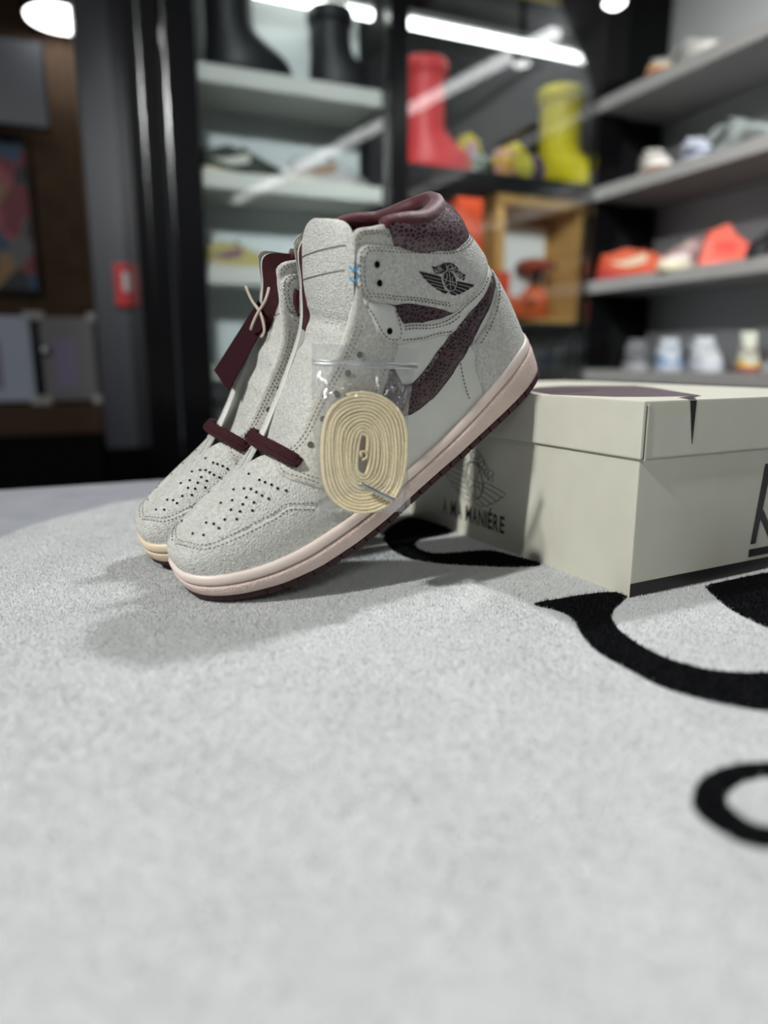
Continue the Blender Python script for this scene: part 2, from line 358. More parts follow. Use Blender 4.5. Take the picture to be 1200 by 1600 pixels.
def emblem_polys(lw=1.7):
    lines = []
    for l in E_LINE:
        p = spline(l, 5) if len(l) < 20 else np.array(l); t = np.gradient(p, axis=0); t /= np.linalg.norm(t, axis=1, keepdims=True)
        n = np.stack([-t[:,1], t[:,0]], 1)*lw; m = len(p)
        lines.append((np.vstack([p-n, p+n]), [(i, i+1, m+i+1, m+i) for i in range(m-1)]))
    arc = spline(E_ARC, 6); d = np.r_[0, np.cumsum(np.linalg.norm(np.diff(arc, axis=0), axis=1))]; letters = []
    txt = 'AIR JORDAN'; wd = [9,4,9,5,6,10,9,9,9,9]; tot = sum(wd); acc = 0
    for (V, F), w in zip(glyphs(txt), wd):
        u = (acc+w/2)/tot*d[-1]*.96+d[-1]*.02; acc += w
        if not len(V): continue
        c = np.array([np.interp(u, d, arc[:,k]) for k in (0,1)]); c2 = np.array([np.interp(u+2, d, arc[:,k]) for k in (0,1)])
        t = (c2-c)/np.linalg.norm(c2-c); n = np.array([-t[1], t[0]]); V = (V-[(V[:,0].min()+V[:,0].max())/2, .5])*[20, -28]
        letters.append((c+V[:,:1]*t+V[:,1:]*n*1.0, F))
    return lines, letters

# ------------------------------------------------------------------ the shoes
# ---- shoe upper: ribs from the feather line (top of the sole) to the top edge, shoe-local metres
# (feather xyz, top xyz, roundness 0..1, side bulge)
RIBS=[((-.0050,0,.0470),(.0030,0,.0590),1.0,.000),
 ((-.0025,.0190,.0450),(.0140,0,.0640),1.0,.000),
 ((.0100,.0340,.0398),(.0320,0,.0695),1.0,.000),
 ((.0330,.0440,.0325),(.0500,0,.0735),1.0,.000),
 ((.0590,.0485,.0270),(.0660,0,.0770),1.0,.000),
 ((.0850,.0490,.0240),(.0800,.0080,.0800),.85,.001),
 ((.1150,.0470,.0220),(.1015,.0260,.0840),.65,.002),
 ((.1500,.0425,.0207),(.1300,.0290,.1030),.50,.002),
 ((.1850,.0390,.0215),(.1640,.0330,.1270),.40,.001),
 ((.2150,.0375,.0250),(.1850,.0350,.1520),.35,.000),
 ((.2400,.0365,.0300),(.1985,.0350,.1760),.25,-.001),
 ((.2620,.0350,.0350),(.2220,.0340,.1738),.20,-.001),
 ((.2850,.0290,.0380),(.2490,.0310,.1630),.15,.000),
 ((.3030,.0190,.0385),(.2705,.0200,.1615),.10,.001),
 ((.3120,0,.0385),(.2790,0,.1630),.05,.002)]
NR=len(RIBS)
def build_net(side,drop=0,splay=0):
    net=np.zeros((NR+2,5,3))
    for i,(f,t,k,b) in enumerate(RIBS):
        f=np.array(f);t=np.array(t)
        if side<0: f[1]*=.76; t[1]*=.92
        if 8<=i<=10: t[0]-=splay*(.4,1,1)[i-8]
        if i>=10: t[2]-=drop*(.2,.6,1,1,1)[i-10]
        for j in range(5):
            v=j/4;ph=v*np.pi/2
            hh=(1-k)*v+k*(1-np.cos(ph)**.85);vv=(1-k)*v+k*np.sin(ph)**.9
            p=np.array([f[0]+(t[0]-f[0])*hh,f[1]+(t[1]-f[1])*hh,f[2]+(t[2]-f[2])*vv])
            p[1]+=b*8*v*(1-v)
            net[i+1,j]=p
    for i,dz in {1:.0009,2:.0013,3:.0014,4:.0012,5:.0008}.items(): net[i,3,2]-=dz; net[i,2,2]-=dz*.35
    for i,bx in {12:.003,13:.006,14:.004,15:.004}.items():   # the heel line bows backwards
        for j in range(5):
            v=j/4;net[i,j,0]+=bx*4*v*(1-v)
    for end,a in ((0,2),(NR+1,NR-1)):
        net[end]=net[a]*np.array([1,-1,1])
    pad=np.zeros((NR+2,7,3));pad[:,1:6]=net
    pad[:,0]=2*net[:,0]-net[:,1];pad[:,6]=2*net[:,4]-net[:,3]
    pad[:6,6]=net[:6,3]*np.array([1,-1,1])      # both halves meet smoothly along the ridge
    return pad*np.array([1,side,1])
NETS={1:build_net(1),-1:build_net(-1,0,.009)}
def _w(t): return np.stack([-.5*t+t*t-.5*t**3,1-2.5*t*t+1.5*t**3,.5*t+2*t*t-1.5*t**3,-.5*t*t+.5*t**3],-1)
def S(s,v,side=1):
    """points on the upper: s 0 toe .. 14 heel, v 0 feather .. 4 top edge"""
    s=np.clip(np.asarray(s,float),0,NR-1-1e-6);v=np.clip(np.asarray(v,float),-.4,4.4)
    s,v=np.broadcast_arrays(s,v);net=NETS[side]
    i=s.astype(int);a=_w(s-i);j=np.clip(np.floor(v).astype(int),0,3);b=_w(v-j)
    out=0
    for m in range(4):
        for n in range(4):
            out=out+(a[...,m]*b[...,n])[...,None]*net[i+m,j+n]
    out[...,1]=np.maximum(out[...,1]*side,0)*side
    return out
def SN(s,v,side=1):
    s=np.asarray(s,float);v=np.asarray(v,float);e=.03
    s,v=np.broadcast_arrays(s,v)
    s0=np.clip(s,.06,NR-1-.06)
    ds=S(s0+e,v,side)-S(s0-e,v,side);dv=S(s0,v+e,side)-S(s0,v-e,side)
    n=np.cross(ds,dv)*-side
    return n/np.maximum(np.linalg.norm(n,axis=-1,keepdims=True),1e-12)

Z_BOT = ([-.02,-.012,0,.02,.045,.07,.1,.13,.2,.26,.3,.33], [.037,.0325,.0245,.0165,.0085,.0032,0,-.0014,.0002,.0052,.0058,.006])
def zbot(x): return np.interp(x, *Z_BOT)
KS, KV = .024, .030
def sheet(polys, off, thick, step=.0042, hold=None):
    """overlay panel lifted off the upper; polys = [(side, outline in s,v)]"""
    VV = []; FF = []
    for side, poly in polys:
        pl = np.array(poly)*[KS, KV]
        P, T, B = cdt(pl, [], step, .0026); sv = P/[KS, KV]
        free = lambda e: (abs(sv[e[0],0]-sv[e[1],0]) < 1e-3 and (sv[e[0],0] < .02 or sv[e[0],0] > 13.98)) or max(sv[e[0],1], sv[e[1],1]) < .0 or (min(sv[e[0],1], sv[e[1],1]) > 3.98 and max(sv[e[0],0], sv[e[1],0]) < 5.15)
        Bk = [e for e in B if not free(e)]; bi = set(i for e in Bk for i in e)
        o = np.full(len(P), off, float)
        for i in bi: o[i] = off-thick*.45
        X = S(sv[:,0], sv[:,1], side); N = SN(sv[:,0], sv[:,1], side)
        n0 = len(VV); VV += list(X+N*o[:,None]); FF += [tuple(n0+i for i in (f if side > 0 else f[::-1])) for f in T]
        low = {}
        for i in sorted(bi): low[i] = len(VV); VV.append(X[i]+N[i]*(off-thick-.0008))
        FF += [((n0+b, n0+a, low[a], low[b]) if side > 0 else (low[b], low[a], n0+a, n0+b)) for a, b in Bk]
    return VV, FF
def weld(o, d=1e-5):
    bm = bmesh.new(); bm.from_mesh(o.data); bmesh.ops.remove_doubles(bm, verts=bm.verts[:], dist=d); bm.to_mesh(o.data); bm.free(); return o
ANKLE = [(9.537,3.997),(9.809,3.915),(10.031,3.793),(10.522,3.477),(11.127,3.227),(11.838,3.081),(12.776,3.05),(14,3.02),(14,2.2),(13.2,2.2),(12.67,2.1),(12.068,1.926),(11.491,1.75),(10.974,1.645),(10.755,1.631),(10.577,1.798),(10.163,2.085),(9.412,2.672),(9.007,3.268),(8.931,3.606),(8.913,3.884),(9.141,4.01)]
STRAP = [(8.949,3.814),(8.903,3.556),(9.374,2.664),(9.281,2.582),(9.22,2.332),(9.814,1.871),(10.341,1.667),(10.748,1.624),(11.258,1.695),(11.861,1.85),(12.5,2.05),(13.1,2.16),(14,2.25),(14,2.05),(13.1,2.02),(12.326,1.816),(11.493,1.54),(10.757,1.369),(10.382,1.306),(9.746,1.554),(8.944,2.099),(8.73,2.299),(8.536,2.604),(8.504,2.936),(8.601,3.255),(8.716,3.568)]
WINDOW = [(9.2,2.95),(10.2,2.25),(10.65,1.95),(10.85,1.6),(10.106,1.62),(9.60,1.85),(9.05,2.30)]
SWOOSH = [(13.5,2.06),(12.9,1.98),(12.314,1.855),(11.617,1.593),(10.942,1.382),(9.976,1.257),(9.269,1.316),(8.766,1.375),(8.45,1.45),(8.25,1.65),(8.28,1.95),(8.32,2.175),(8.032,2.178),(7.739,1.997),(7.63,1.663),(7.722,1.273),(8.008,1.022),(8.298,.911),(8.819,.803),(9.644,.761),(10.375,.822),(11.078,1.02),(11.788,1.316),(12.479,1.621),(13.0,1.74),(13.5,1.78)]
HEEL = [(14,2.06),(13.4,1.92),(12.9,1.74),(12.172,1.408),(11.45,1.048),(10.903,.906),(10.672,.893),(10.678,.676),(10.459,.545),(10.334,.323),(10.109,-.1),(14,-.1)]
TOE = [(0,-.1),(0,3.9),(.35,3.55),(.8,3.10),(1.28,2.50),(1.68,2.02),(2.102,1.717),(2.998,1.577),(4.108,1.446),(4.551,1.476),(4.85,1.30),(5.089,1.048),(5.465,.61),(5.944,.194),(6.188,-.1)]
EYE = [(5.45,4),(5.30,3.7),(5.159,3.328),(5.0,2.85),(4.984,2.601),(5.08,2.25),(5.23,1.991),(5.462,1.494),(5.726,1.193),(6.272,1.36),(6.808,1.751),(7.453,1.95),(8.202,2.15),(8.73,2.25),(8.9,3.0),(9.0,4),(8,4),(7,4),(6.2,4)]
FLAP = [(8.9,4.0),(9.3,4.02),(9.665,4.06),(9.858,4.12),(10.148,4.12),(10.45,4.04),(10.95,3.95),(10.75,3.3),(9.9,3.3),(9.0,3.7)]
COLLAR = [(10.98,3.98),(10.66,3.5),(10.42,3.2),(11.2,2.95),(12,2.85),(14,2.85),(14,4),(12.5,4),(11.5,4)]
PERF = [(1.658,2.883),(2.132,2.345),(2.249,2.919),(2.512,2.585),(2.64,2.234),(2.833,3.29),(2.871,2.449),(3.143,2.663),(3.277,3.003),(3.202,2.137),(3.376,2.333),(3.534,2.51),(3.719,2.658),(3.79,3.053),(3.977,2.831),(3.836,2.28),(3.693,2.046),(4.062,2.582),(4.378,2.939),(4.144,2.338),(4.474,2.725),(4.254,2.081),(4.581,2.49),(4.654,2.24),(4.8,2.0),(4.199,3.448),(3.426,3.353)]
EYELETS = [(5.582,2.903),(6.129,3.188),(6.688,3.306),(7.192,3.343),(7.565,3.344),(7.929,3.278),(8.767,2.677),(9.452,3.287),(9.811,3.417)]
EOFF = [.0014]*6+[.002,.0028,.0028]
# stitch rows: outline in s,v, height of the layer under the thread
STITCH = [
 ([(9.576,3.906),(9.821,3.839),(10.015,3.721),(10.495,3.421),(11.078,3.179),(11.771,3.017),(12.5,2.975),(13.9,2.95)],.0028),
 ([(9.649,3.769),(9.837,3.724),(9.996,3.647),(10.429,3.364),(11.012,3.116),(11.7,2.945),(12.4,2.90),(13.9,2.88)],.0028),
 ([(9.576,3.906),(9.2,3.915),(8.967,3.779),(8.999,3.548),(9.538,2.698),(10.24,2.143),(10.806,1.79)],.0028),
 ([(9.649,3.769),(9.277,3.78),(9.074,3.664),(9.11,3.458),(9.606,2.713),(10.289,2.181),(10.83,1.85)],.0028),
 ([(10.901,1.577),(11.731,1.761),(12.416,1.972)],.002),([(9.197,2.308),(9.887,1.769),(10.417,1.587),(10.92,1.594)],.002),
 ([(9.134,2.282),(9.823,1.735),(10.414,1.513),(10.92,1.518)],.002),([(8.894,2.234),(9.496,1.734),(10.419,1.336)],.002),
 ([(8.79,3.555),(8.718,3.21),(8.635,2.952),(8.622,2.643),(8.801,2.361),(8.988,2.346),(9.203,2.544),(9.299,2.685)],.002),
 ([(5.42,3.8),(5.271,3.257),(5.12,2.70),(5.357,2.182),(5.564,1.712)],.0014),([(5.55,3.8),(5.38,3.3),(5.299,2.847),(5.464,2.297),(5.65,1.821)],.0014),
 ([(.5,3.2),(.9,2.82),(1.337,2.30),(2.12,1.566),(2.993,1.434),(4.09,1.327),(4.529,1.357),(5.043,.954)],.0012),
 ([(.5,3.62),(.95,3.1),(1.259,2.75),(2.117,1.81),(2.987,1.673),(4.116,1.548),(4.564,1.577),(5.136,1.144)],.0004),
 ([(13.6,1.84),(12.85,1.60),(12.22,1.32),(11.477,.965),(10.96,.811)],.0022),([(10.325,1.188),(10.123,.855),(9.902,.593),(9.758,.384),(9.65,.152)],.0012),
 ([(9.784,3.977),(9.917,4.034),(10.132,4.034),(10.419,3.956),(10.816,3.839)],.0012),([(9.855,3.923),(9.986,3.963),(10.144,3.966),(10.35,3.902),(10.74,3.769),(10.581,3.613)],.0012),
 ([(5.7,3.72),(6.3,3.72),(7,3.74),(7.8,3.74),(8.4,3.74)],.0014),([(5.75,3.52),(6.3,3.55),(7,3.58),(7.8,3.58),(8.4,3.55)],.0014),
 ([(5.85,1.55),(6.272,1.60),(6.808,1.98),(7.453,2.18),(8.202,2.38)],.0014)]
LOGO_C = np.array([[11.1468,2.3633],[.6164,-.2791],[-.3074,-.3389],[.06,.0192],[-.0334,-.0387],[.023,.0176],[.0452,-.0041],[-.0612,-.0013],[.0385,.0009],[-.0116,-.0014]])
def logo_sv(P):
    X = (P[:,0]-690)/130; Y = (P[:,1]-410)/90
    return np.stack([X*0+1,X,Y,X*X,X*Y,Y*Y,X**3,X*X*Y,X*Y*Y,Y**3], 1)@LOGO_C
def ribbon(P, Wd, N, w, t):
    """flat strap along P with width direction Wd and face direction N"""
    V = []; F = []; m = len(P)
    prof = [(-1,-.55),(-.93,-1),(.93,-1),(1,-.55),(1,.55),(.93,1),(-.93,1),(-1,.55)]
    for p, a, n in zip(P, Wd, N):
        for (x, y) in prof: V.append(np.array(p)+np.array(a)*x*w/2+np.array(n)*y*t/2)
    k = len(prof)
    for i in range(m-1):
        for q in range(k): F.append((i*k+q, i*k+(q+1)%k, (i+1)*k+(q+1)%k, (i+1)*k+q))
    F += [tuple(range(k-1,-1,-1)), tuple((m-1)*k+q for q in range(k))]
    return V, F
def make_shoe(name, label, mir, fox, midm, tongue_path, tongue_w, emblem, strip=False):
    root = thing(name, label, 'shoe', group='the pair of high-top sneakers')
    def put(nm, VV, FF, m, parent=root, smooth=True):
        A = np.array([tuple(v) for v in VV], float); A[:,1] *= -mir
        if mir > 0: FF = [tuple(reversed(f)) for f in FF]
        return mesh(nm, A, FF, m, parent, smooth)
    # --- upper shell and lining
    def grid(s0, s1, ns, v0, v1, nv, side, off, rim=None):
        ss, vv = np.meshgrid(np.linspace(s0, s1, ns), np.linspace(v0, v1, nv), indexing='ij')
        X = S(ss.ravel(), vv.ravel(), side)+SN(ss.ravel(), vv.ravel(), side)*off
        X = X.reshape(ns, nv, 3)
        if rim is not None:
            e = S(ss[:,-1], vv[:,-1], side)+SN(ss[:,-1], vv[:,-1], side)*rim
            X = np.concatenate([X, e[:,None]], 1); nv += 1
        F = []
        for i in range(ns-1):
            for j in range(nv-1):
                f = (i*nv+j, (i+1)*nv+j, (i+1)*nv+j+1, i*nv+j+1); F.append(f if side > 0 else f[::-1])
        return list(X.reshape(-1,3)), F
    V, F = grid(0, 14, 127, -.15, 4, 35, 1, 0, -.0034); V2, F2 = grid(0, 14, 127, -.15, 4, 35, -1, 0, -.0034)
    weld(put('upper_shell', V+V2, F+[tuple(i+len(V) for i in f) for f in F2], MAT['leather']), 1e-6)
    for nm, s0, s1, ns, m_ in (('throat_lining', 5.2, 8.0, 24, MAT['leather']), ('lining', 8.0, 14, 50, MAT['burg'])):
        V, F = grid(s0, s1, ns, .6, 4, 26, 1, -.0034); V2, F2 = grid(s0, s1, ns, .6, 4, 26, -1, -.0034)
        put(nm, V+V2, F+[tuple(i+len(V) for i in f) for f in F2], m_)
    # --- panels
    both = lambda p: [(1, p), (-1, p)]
    for nm, poly, off, th, m in (('vamp_panel', None, 0, 0, None), ('toe_cap', TOE, .0012, .0012, 'crackle'), ('curved_side_stripe', SWOOSH, .0014, .0014, 'snake'), ('snakeskin_insert', WINDOW, .0006, .0006, 'snake'),
            ('heel_counter', HEEL, .0022, .0022, 'crackle'), ('eyestay', EYE, .0014, .0014, 'suede'), ('collar_flap', FLAP, .0012, .0012, 'suede'),
            ('ankle_strap', STRAP, .0020, .0018, 'leather'), ('ankle_panel', ANKLE, .0028, .0020, 'crackle')):
        if poly is None: continue
        if nm in ('toe_cap', 'heel_counter', 'ankle_panel', 'ankle_strap'):
            V, F = sheet(both(poly), off, th); weld(put(nm, V, F, MAT[m]), 2e-5)
        else:
            for sd in (1, -1): V, F = sheet([(sd, poly)], off, th); put(nm, V, F, MAT[m])
    vp = [(0,3.85),(.35,3.5),(.8,3.05),(1.28,2.45),(1.68,1.98),(2.102,1.68),(2.998,1.54),(4.108,1.40),(4.551,1.42),(5.1,1.0),(5.7,1.0),(6.0,1.6),(5.6,2.4),(5.5,3.2),(5.42,4),(5.0,4),(4,4),(2.5,4),(1,4),(0,4)]
    V, F = sheet([(1, vp), (-1, vp)], .0004, .0003); weld(put('vamp', V, F, MAT['crackle']), 2e-5)
    # padded snakeskin collar: swells out between the ankle panel and the rim
    VV = []; FF = []
    for sd in (1, -1):
        P, T, B = cdt(np.array(COLLAR)*[KS, KV], [], .004, .003); sv = P/[KS, KV]
        puff = np.clip((sv[:,1]-2.9)/1.1, 0, 1); front = np.clip((sv[:,0]-10.62)/.5, 0, 1)
        o = .0012+.0042*np.sin(puff*pi*.85)*front
        X = S(sv[:,0], sv[:,1], sd)+SN(sv[:,0], sv[:,1], sd)*o[:,None]; n0 = len(VV); VV += list(X); FF += [tuple(n0+i for i in (f if sd > 0 else f[::-1])) for f in T]
    weld(put('collar', VV, FF, MAT['snake_collar']), 2e-5)
    ss = np.r_[np.linspace(10.9, 14, 26), np.linspace(14, 10.6, 26)[1:]]; sd = np.r_[np.ones(26), -np.ones(25)]
    rim = [S(a, 4.0, int(b))-SN(a, 4.0, int(b))*.0018 for a, b in zip(ss, sd)]
    rr = [.0035+.0030*min(1, max(0, (a-10.8)/.8)) for a in ss]
    V, F = tube_vf(rim, rr, 10); put('collar_rim', V, F, MAT['burg'])
    # --- stitching, perforations, eyelets
    VV = []; FF = []; bx = box_vf(-.5,.5,-.5,.5,-.5,.5)
    def add_box(c, t, n, l, w, h):
        t = t-n*np.dot(t, n); t = t/max(np.linalg.norm(t), 1e-9); b = np.cross(n, t); n0 = len(VV)
        for (x, y, z) in bx[0]: VV.append(c+t*x*l*(1 if z < 0 else .7)+b*y*w*(1 if z < 0 else .6)+n*z*h)
        FF.extend(tuple(n0+i for i in f) for f in bx[1])
    for row, hgt in STITCH:
        q = spline(np.array(row)*[KS, KV], 6)
        for sd in (1, -1):
            sv = q/[KS, KV]; X = S(sv[:,0], sv[:,1], sd); d = np.r_[0, np.cumsum(np.linalg.norm(np.diff(X, axis=0), axis=1))]
            for u in np.arange(.0012, d[-1], .0029):
                a = np.array([np.interp(u, d, sv[:,k]) for k in (0,1)]); b = np.array([np.interp(u+.0008, d, sv[:,k]) for k in (0,1)])
                n = SN(*a, sd); c = S(*a, sd)+n*(hgt+.0001); t = S(*b, sd)-S(*a, sd)
                if np.linalg.norm(t) > 1e-7: add_box(c, t, n, .0017, .0007, .0005)
    o = put('stitching', VV, FF, MAT['stitch']); o['kind'] = 'stuff'
    VV = []; FF = []
    def disc(c, n, r, k=12):
        a = np.cross(n, [0.3,1,.2]); a /= np.linalg.norm(a); b = np.cross(n, a); n0 = len(VV)
        VV.append(c-n*.0004)
        for i in range(k): VV.append(c+(a*cos(2*pi*i/k)+b*sin(2*pi*i/k))*r)
        FF.extend((n0, n0+1+i, n0+1+(i+1)%k) for i in range(k))
    for s_, v_ in PERF:
        for sd in (1, -1):
            if sd < 0 and v_ < 2.3: pass
            n = SN(s_, v_, sd); disc(S(s_, v_, sd)+n*.0010, n, .00095)
    o = put('perforation', VV, FF, MAT['hole']); o['kind'] = 'stuff'
    for (s_, v_), e in zip(EYELETS, EOFF):
        for sd in (1, -1):
            VV = []; FF = []; n = SN(s_, v_, sd); disc(S(s_, v_, sd)+n*(e+.0006), n, .0021, 16); put('eyelet', VV, FF, MAT['hole' if e > .0018 else 'hole_grey'])
    # --- sole
    sl = np.linspace(0, 14, 120); path = np.vstack([S(sl, 0, 1), S(sl[::-1], 0, -1)[1:-1]]); m = len(path)
    tg = np.roll(path, -1, 0)-np.roll(path, 1, 0); nn = np.stack([-tg[:,1], tg[:,0], 0*tg[:,0]], 1); nn /= np.linalg.norm(nn, axis=1, keepdims=True)
    if ((path-path.mean(0))*nn).sum() < 0: nn = -nn
    for _ in range(3): nn = (np.roll(nn, 1, 0)+nn+np.roll(nn, -1, 0)); nn /= np.linalg.norm(nn, axis=1, keepdims=True)
    zf = path[:,2]; zb = zbot(path[:,0])+.0052; hgt = zf-zb
    def loft(prof, cap_bottom=False):
        VV = []; FF = []; k = len(prof)
        for i in range(m):
            for (o_, fr, dz) in prof:
                p = path[i]+nn[i]*o_; q_ = np.interp(path[i][0], [0,.1,.3], [.57,.64,.74]); f_ = fr*q_/.58 if fr <= .58 else q_+(fr-.58)/.42*(1-q_); p[2] = zb[i]+hgt[i]*f_+dz; VV.append(p)
        for i in range(m):
            j = (i+1)%m
            for q in range(k-1): FF.append((i*k+q, j*k+q, j*k+q+1, i*k+q+1))
        if cap_bottom: FF.append(tuple(i*k for i in range(m)))
        return VV, FF
    V, F = loft([(.0010,.58,0),(.0030,.60,.0004),(.0040,.66,.0002),(.0042,.80,0),(.0036,.96,.0006),(.0022,1,.0018),(.0004,1,.0016),(-.003,1,-.001)]); put('foxing_band', V, F, fox)
    V, F = loft([(.0030,0,0),(.0046,.03,0),(.0050,.12,0),(.0049,.45,0),(.0046,.555,-.0002),(.0038,.575,-.0002),(.0008,.58,-.0004),(-.002,.58,0)], True); put('midsole', V, F, midm)
    zo = zbot(path[:,0]); VV = []; FF = []
    for i in range(m):
        for (o_, z) in ((-.004, zo[i]+.0012), (.0022, zo[i]+.0012), (.0036, zo[i]+.0054), (-.004, zo[i]+.0056)): p = path[i]+nn[i]*o_; p[2] = z; VV.append(p)
    for i in range(m):
        j = (i+1)%m
        for q in range(3): FF.append((i*4+q, j*4+q, j*4+q+1, i*4+q+1))
    FF.append(tuple(i*4 for i in range(m))); put('outsole', VV, FF, MAT['out'])
    d = np.r_[0, np.cumsum(np.linalg.norm(np.diff(np.vstack([path, path[:1]]), axis=0), axis=1))]; tot = d[-1]; nl = int(tot/.0108)
    PP = np.vstack([path, path[:1]]); NN = np.vstack([nn, nn[:1]])
    for q in range(nl):
        V = []
        front = np.interp((q+.5)*tot/nl, d, PP[:,0]) < .035
        gap = .0001 if front else .0007
        for u in (q*tot/nl+gap, (q+.5)*tot/nl, (q+1)*tot/nl-gap):
            p = np.array([np.interp(u, d, PP[:,k]) for k in range(3)]); n = np.array([np.interp(u, d, NN[:,k]) for k in range(3)]); z = zbot(p[0])
            for (o_, zz) in ((-.006, 0), (.0040, .0002), (.0048, .0012), (.0046, .0050), (-.006, .0050)): a = p+n*o_; a[2] = z+zz; V.append(a)
        F = [(0,1,2,3,4)[::-1], (10,11,12,13,14)]
        for a in range(2):
            for k in range(5): F.append((a*5+k, a*5+(k+1)%5, (a+1)*5+(k+1)%5, (a+1)*5+k))
        put('tread_lug', V, F, MAT['out'], smooth=False)
    # --- tongue
    tp = spline(np.array([(a, 0, b) for a, b in tongue_path]), 8); nt = len(tp); tt = np.gradient(tp, axis=0); tt /= np.linalg.norm(tt, axis=1, keepdims=True)
    nr = np.cross(tt, [0,1,0]); nr = -nr if nr[:,0].mean() > 0 else nr       # faces the toe
    for lay, (nm, m_, o0) in enumerate((('tongue', MAT['crackle'], .0025), ('tongue_lining', MAT['burg'], -.0015))):
        VV = []; FF = []; K = 17
        for i in range(nt):
            f = i/(nt-1); w = np.interp(f, [0,.25,.6,.9,1], tongue_w); e = np.clip((f-.87)/.13, 0, 1); w *= math.sqrt(max(0.02, 1-(e*.95)**2.2))
            for k in range(K):
                q = -1+2*k/(K-1); edge = max(0, 1-abs(q))
                p = tp[i]+np.array([0, q*w-.001, 0])+nr[i]*((o0*(min(1, edge*6)) if lay == 0 else o0*min(1, edge*6))-.0075*q*q*(.4+.6*f))
                p = p+nr[i]*(.0009*sin(f*40)*(1 if .35 < f < .65 else 0)); VV.append(p)
        for i in range(nt-1):
            for k in range(K-1): FF.append((i*K+k, i*K+k+1, (i+1)*K+k+1, (i+1)*K+k))
        put(nm, VV, FF, m_)
        if lay == 0:
            T = np.array(VV).reshape(nt, K, 3)
            VV = []; FF = []
            for fr in (.885, .80):
                i = int(fr*(nt-1))
                for k in np.arange(1.0, K-2, .32):
                    k0 = int(k); a = T[i,k0]*(1-k+k0)+T[i,k0+1]*(k-k0); add_box(a+nr[i]*.0002+tt[i]*.006*((k/(K-1))-.5)*2*mir, np.array([0,1.,0]), nr[i], .0016, .0007, .0005)
            o = put('tongue_stitching', VV, FF, MAT['stitch']); o['kind'] = 'stuff'
    # --- lace through the first pair of eyelets
    a = S(5.582, 2.903, 1)+SN(5.582, 2.903, 1)*.0022; b = S(5.582, 2.903, -1)+SN(5.582, 2.903, -1)*.0022
    c = (S(5.5, 4, 1)+S(5.5, 4, -1))/2+np.array([-.004, 0, .0078])
    P = spline([a-SN(5.58,2.9,1)*.004, a+SN(5.58,2.9,1)*.0012, (a+c)/2+np.array([-.002,.004,.0046]), c, (b+c)/2+np.array([-.002,-.004,.0046]), b+SN(5.58,2.9,-1)*.0012, b-SN(5.58,2.9,-1)*.004], 6)
    t = np.gradient(P, axis=0); t /= np.linalg.norm(t, axis=1, keepdims=True); nz = np.cross(t, np.cross([-.35,0,1], t)); nz /= np.linalg.norm(nz, axis=1, keepdims=True)
    V, F = ribbon(P, np.cross(t, nz), nz, .0096, .0030); V = np.array(V).reshape(len(P), 8, 3)
    for i, w in enumerate(np.interp(np.linspace(0, 1, len(P)), [0,.05,.13,.2,.8,.87,.95,1], [.3,.55,.85,1,1,.85,.55,.3])): V[i] = V[i].mean(0)+(V[i]-V[i].mean(0))*w
    lb = put('lace', V.reshape(-1,3), F, MAT['lace_b'])
    VV = []; FF = []
    for q in (-.6,-.2,.2,.6):
        L_ = [p_+w_*q*.0046*k+n_*.0015*k for p_, w_, n_, k in zip(P[4:-4], np.cross(t, nz)[4:-4], nz[4:-4], np.interp(np.linspace(0,1,len(P)), [0,.13,.2,.8,.87,1], [.3,.85,1,1,.85,.3])[4:-4])]
        vv, ff = tube_vf(L_, .0008, 5); n0 = len(VV); VV += vv; FF += [tuple(n0+i for i in f) for f in ff]
    put('lace_rib', VV, FF, MAT['lace_b'], lb)
    if strip:                                    # burgundy strip with pale stitches inside the near flap
        st = [(9.62,3.62),(9.72,3.35),(9.45,3.2),(9.15,3.12),(8.98,3.25),(8.95,3.5),(9.2,3.66)]
        V, F = sheet([(-1, st)], .0040, .0008); put('flap_strip', V, F, MAT['burgdark'])
        VV = []; FF = []
        for off_ in (.10, .24):
            for u in np.linspace(.03, .97, 14):
                a = np.array([9.68-.66*u, 3.56-.22*off_/.24+.0*u]); n = SN(*a, -1); add2 = S(*a, -1)+n*.0043; t_ = S(a[0]+.02, a[1], -1)-S(a[0]-.02, a[1], -1); t_ /= np.linalg.norm(t_); b_ = np.cross(n, t_); n0 = len(VV)
                VV += [add2+t_*.0006*i+b_*.0004*j for i, j in ((-1,-1),(1,-1),(1,1),(-1,1))]; FF.append((n0,n0+1,n0+2,n0+3))
        o = put('strip_stitching', VV, FF, MAT['stitch_w']); o['kind'] = 'stuff'
    if emblem:
        for k_, (s_, v_) in enumerate(((9.35,4.02),(9.12,4.02))):
            c = S(s_, v_, 1); tube_pts = [c+np.array([.0025*cos(q)-.001, .0035*sin(q)+.001, .0012*sin(2*q)+.001*k_]) for q in np.linspace(0, 2*pi, 14)[:-1]]
            V, F = tube_vf(tube_pts, .0006, 6, True); put('thread_tie', V, F, MAT['tie'])
    # --- emblem on the outer ankle
    if emblem:
        VV = []; FF = []
        for poly in E_DARK:
            P, T, B = cdt(np.array(poly, float), [], 9, 5); sv = logo_sv(P); X = S(sv[:,0], sv[:,1], 1)+SN(sv[:,0], sv[:,1], 1)*.0033; n0 = len(VV); VV += list(X); FF += [tuple(n0+i for i in f) for f in T]
        em = put('wings_emblem', VV, FF, MAT['print'])
        lines, letters = emblem_polys(1.3)
        for nm, G in (('emblem_lines', lines), ('emblem_lettering', letters)):
            VV = []; FF = []
            for P, T in G: sv = logo_sv(P); X = S(sv[:,0], sv[:,1], 1)+SN(sv[:,0], sv[:,1], 1)*.0036; n0 = len(VV); VV += list(X); FF += [tuple(n0+i for i in f) for f in T]
            put(nm, VV, FF, MAT['print_line'], em)
    return root
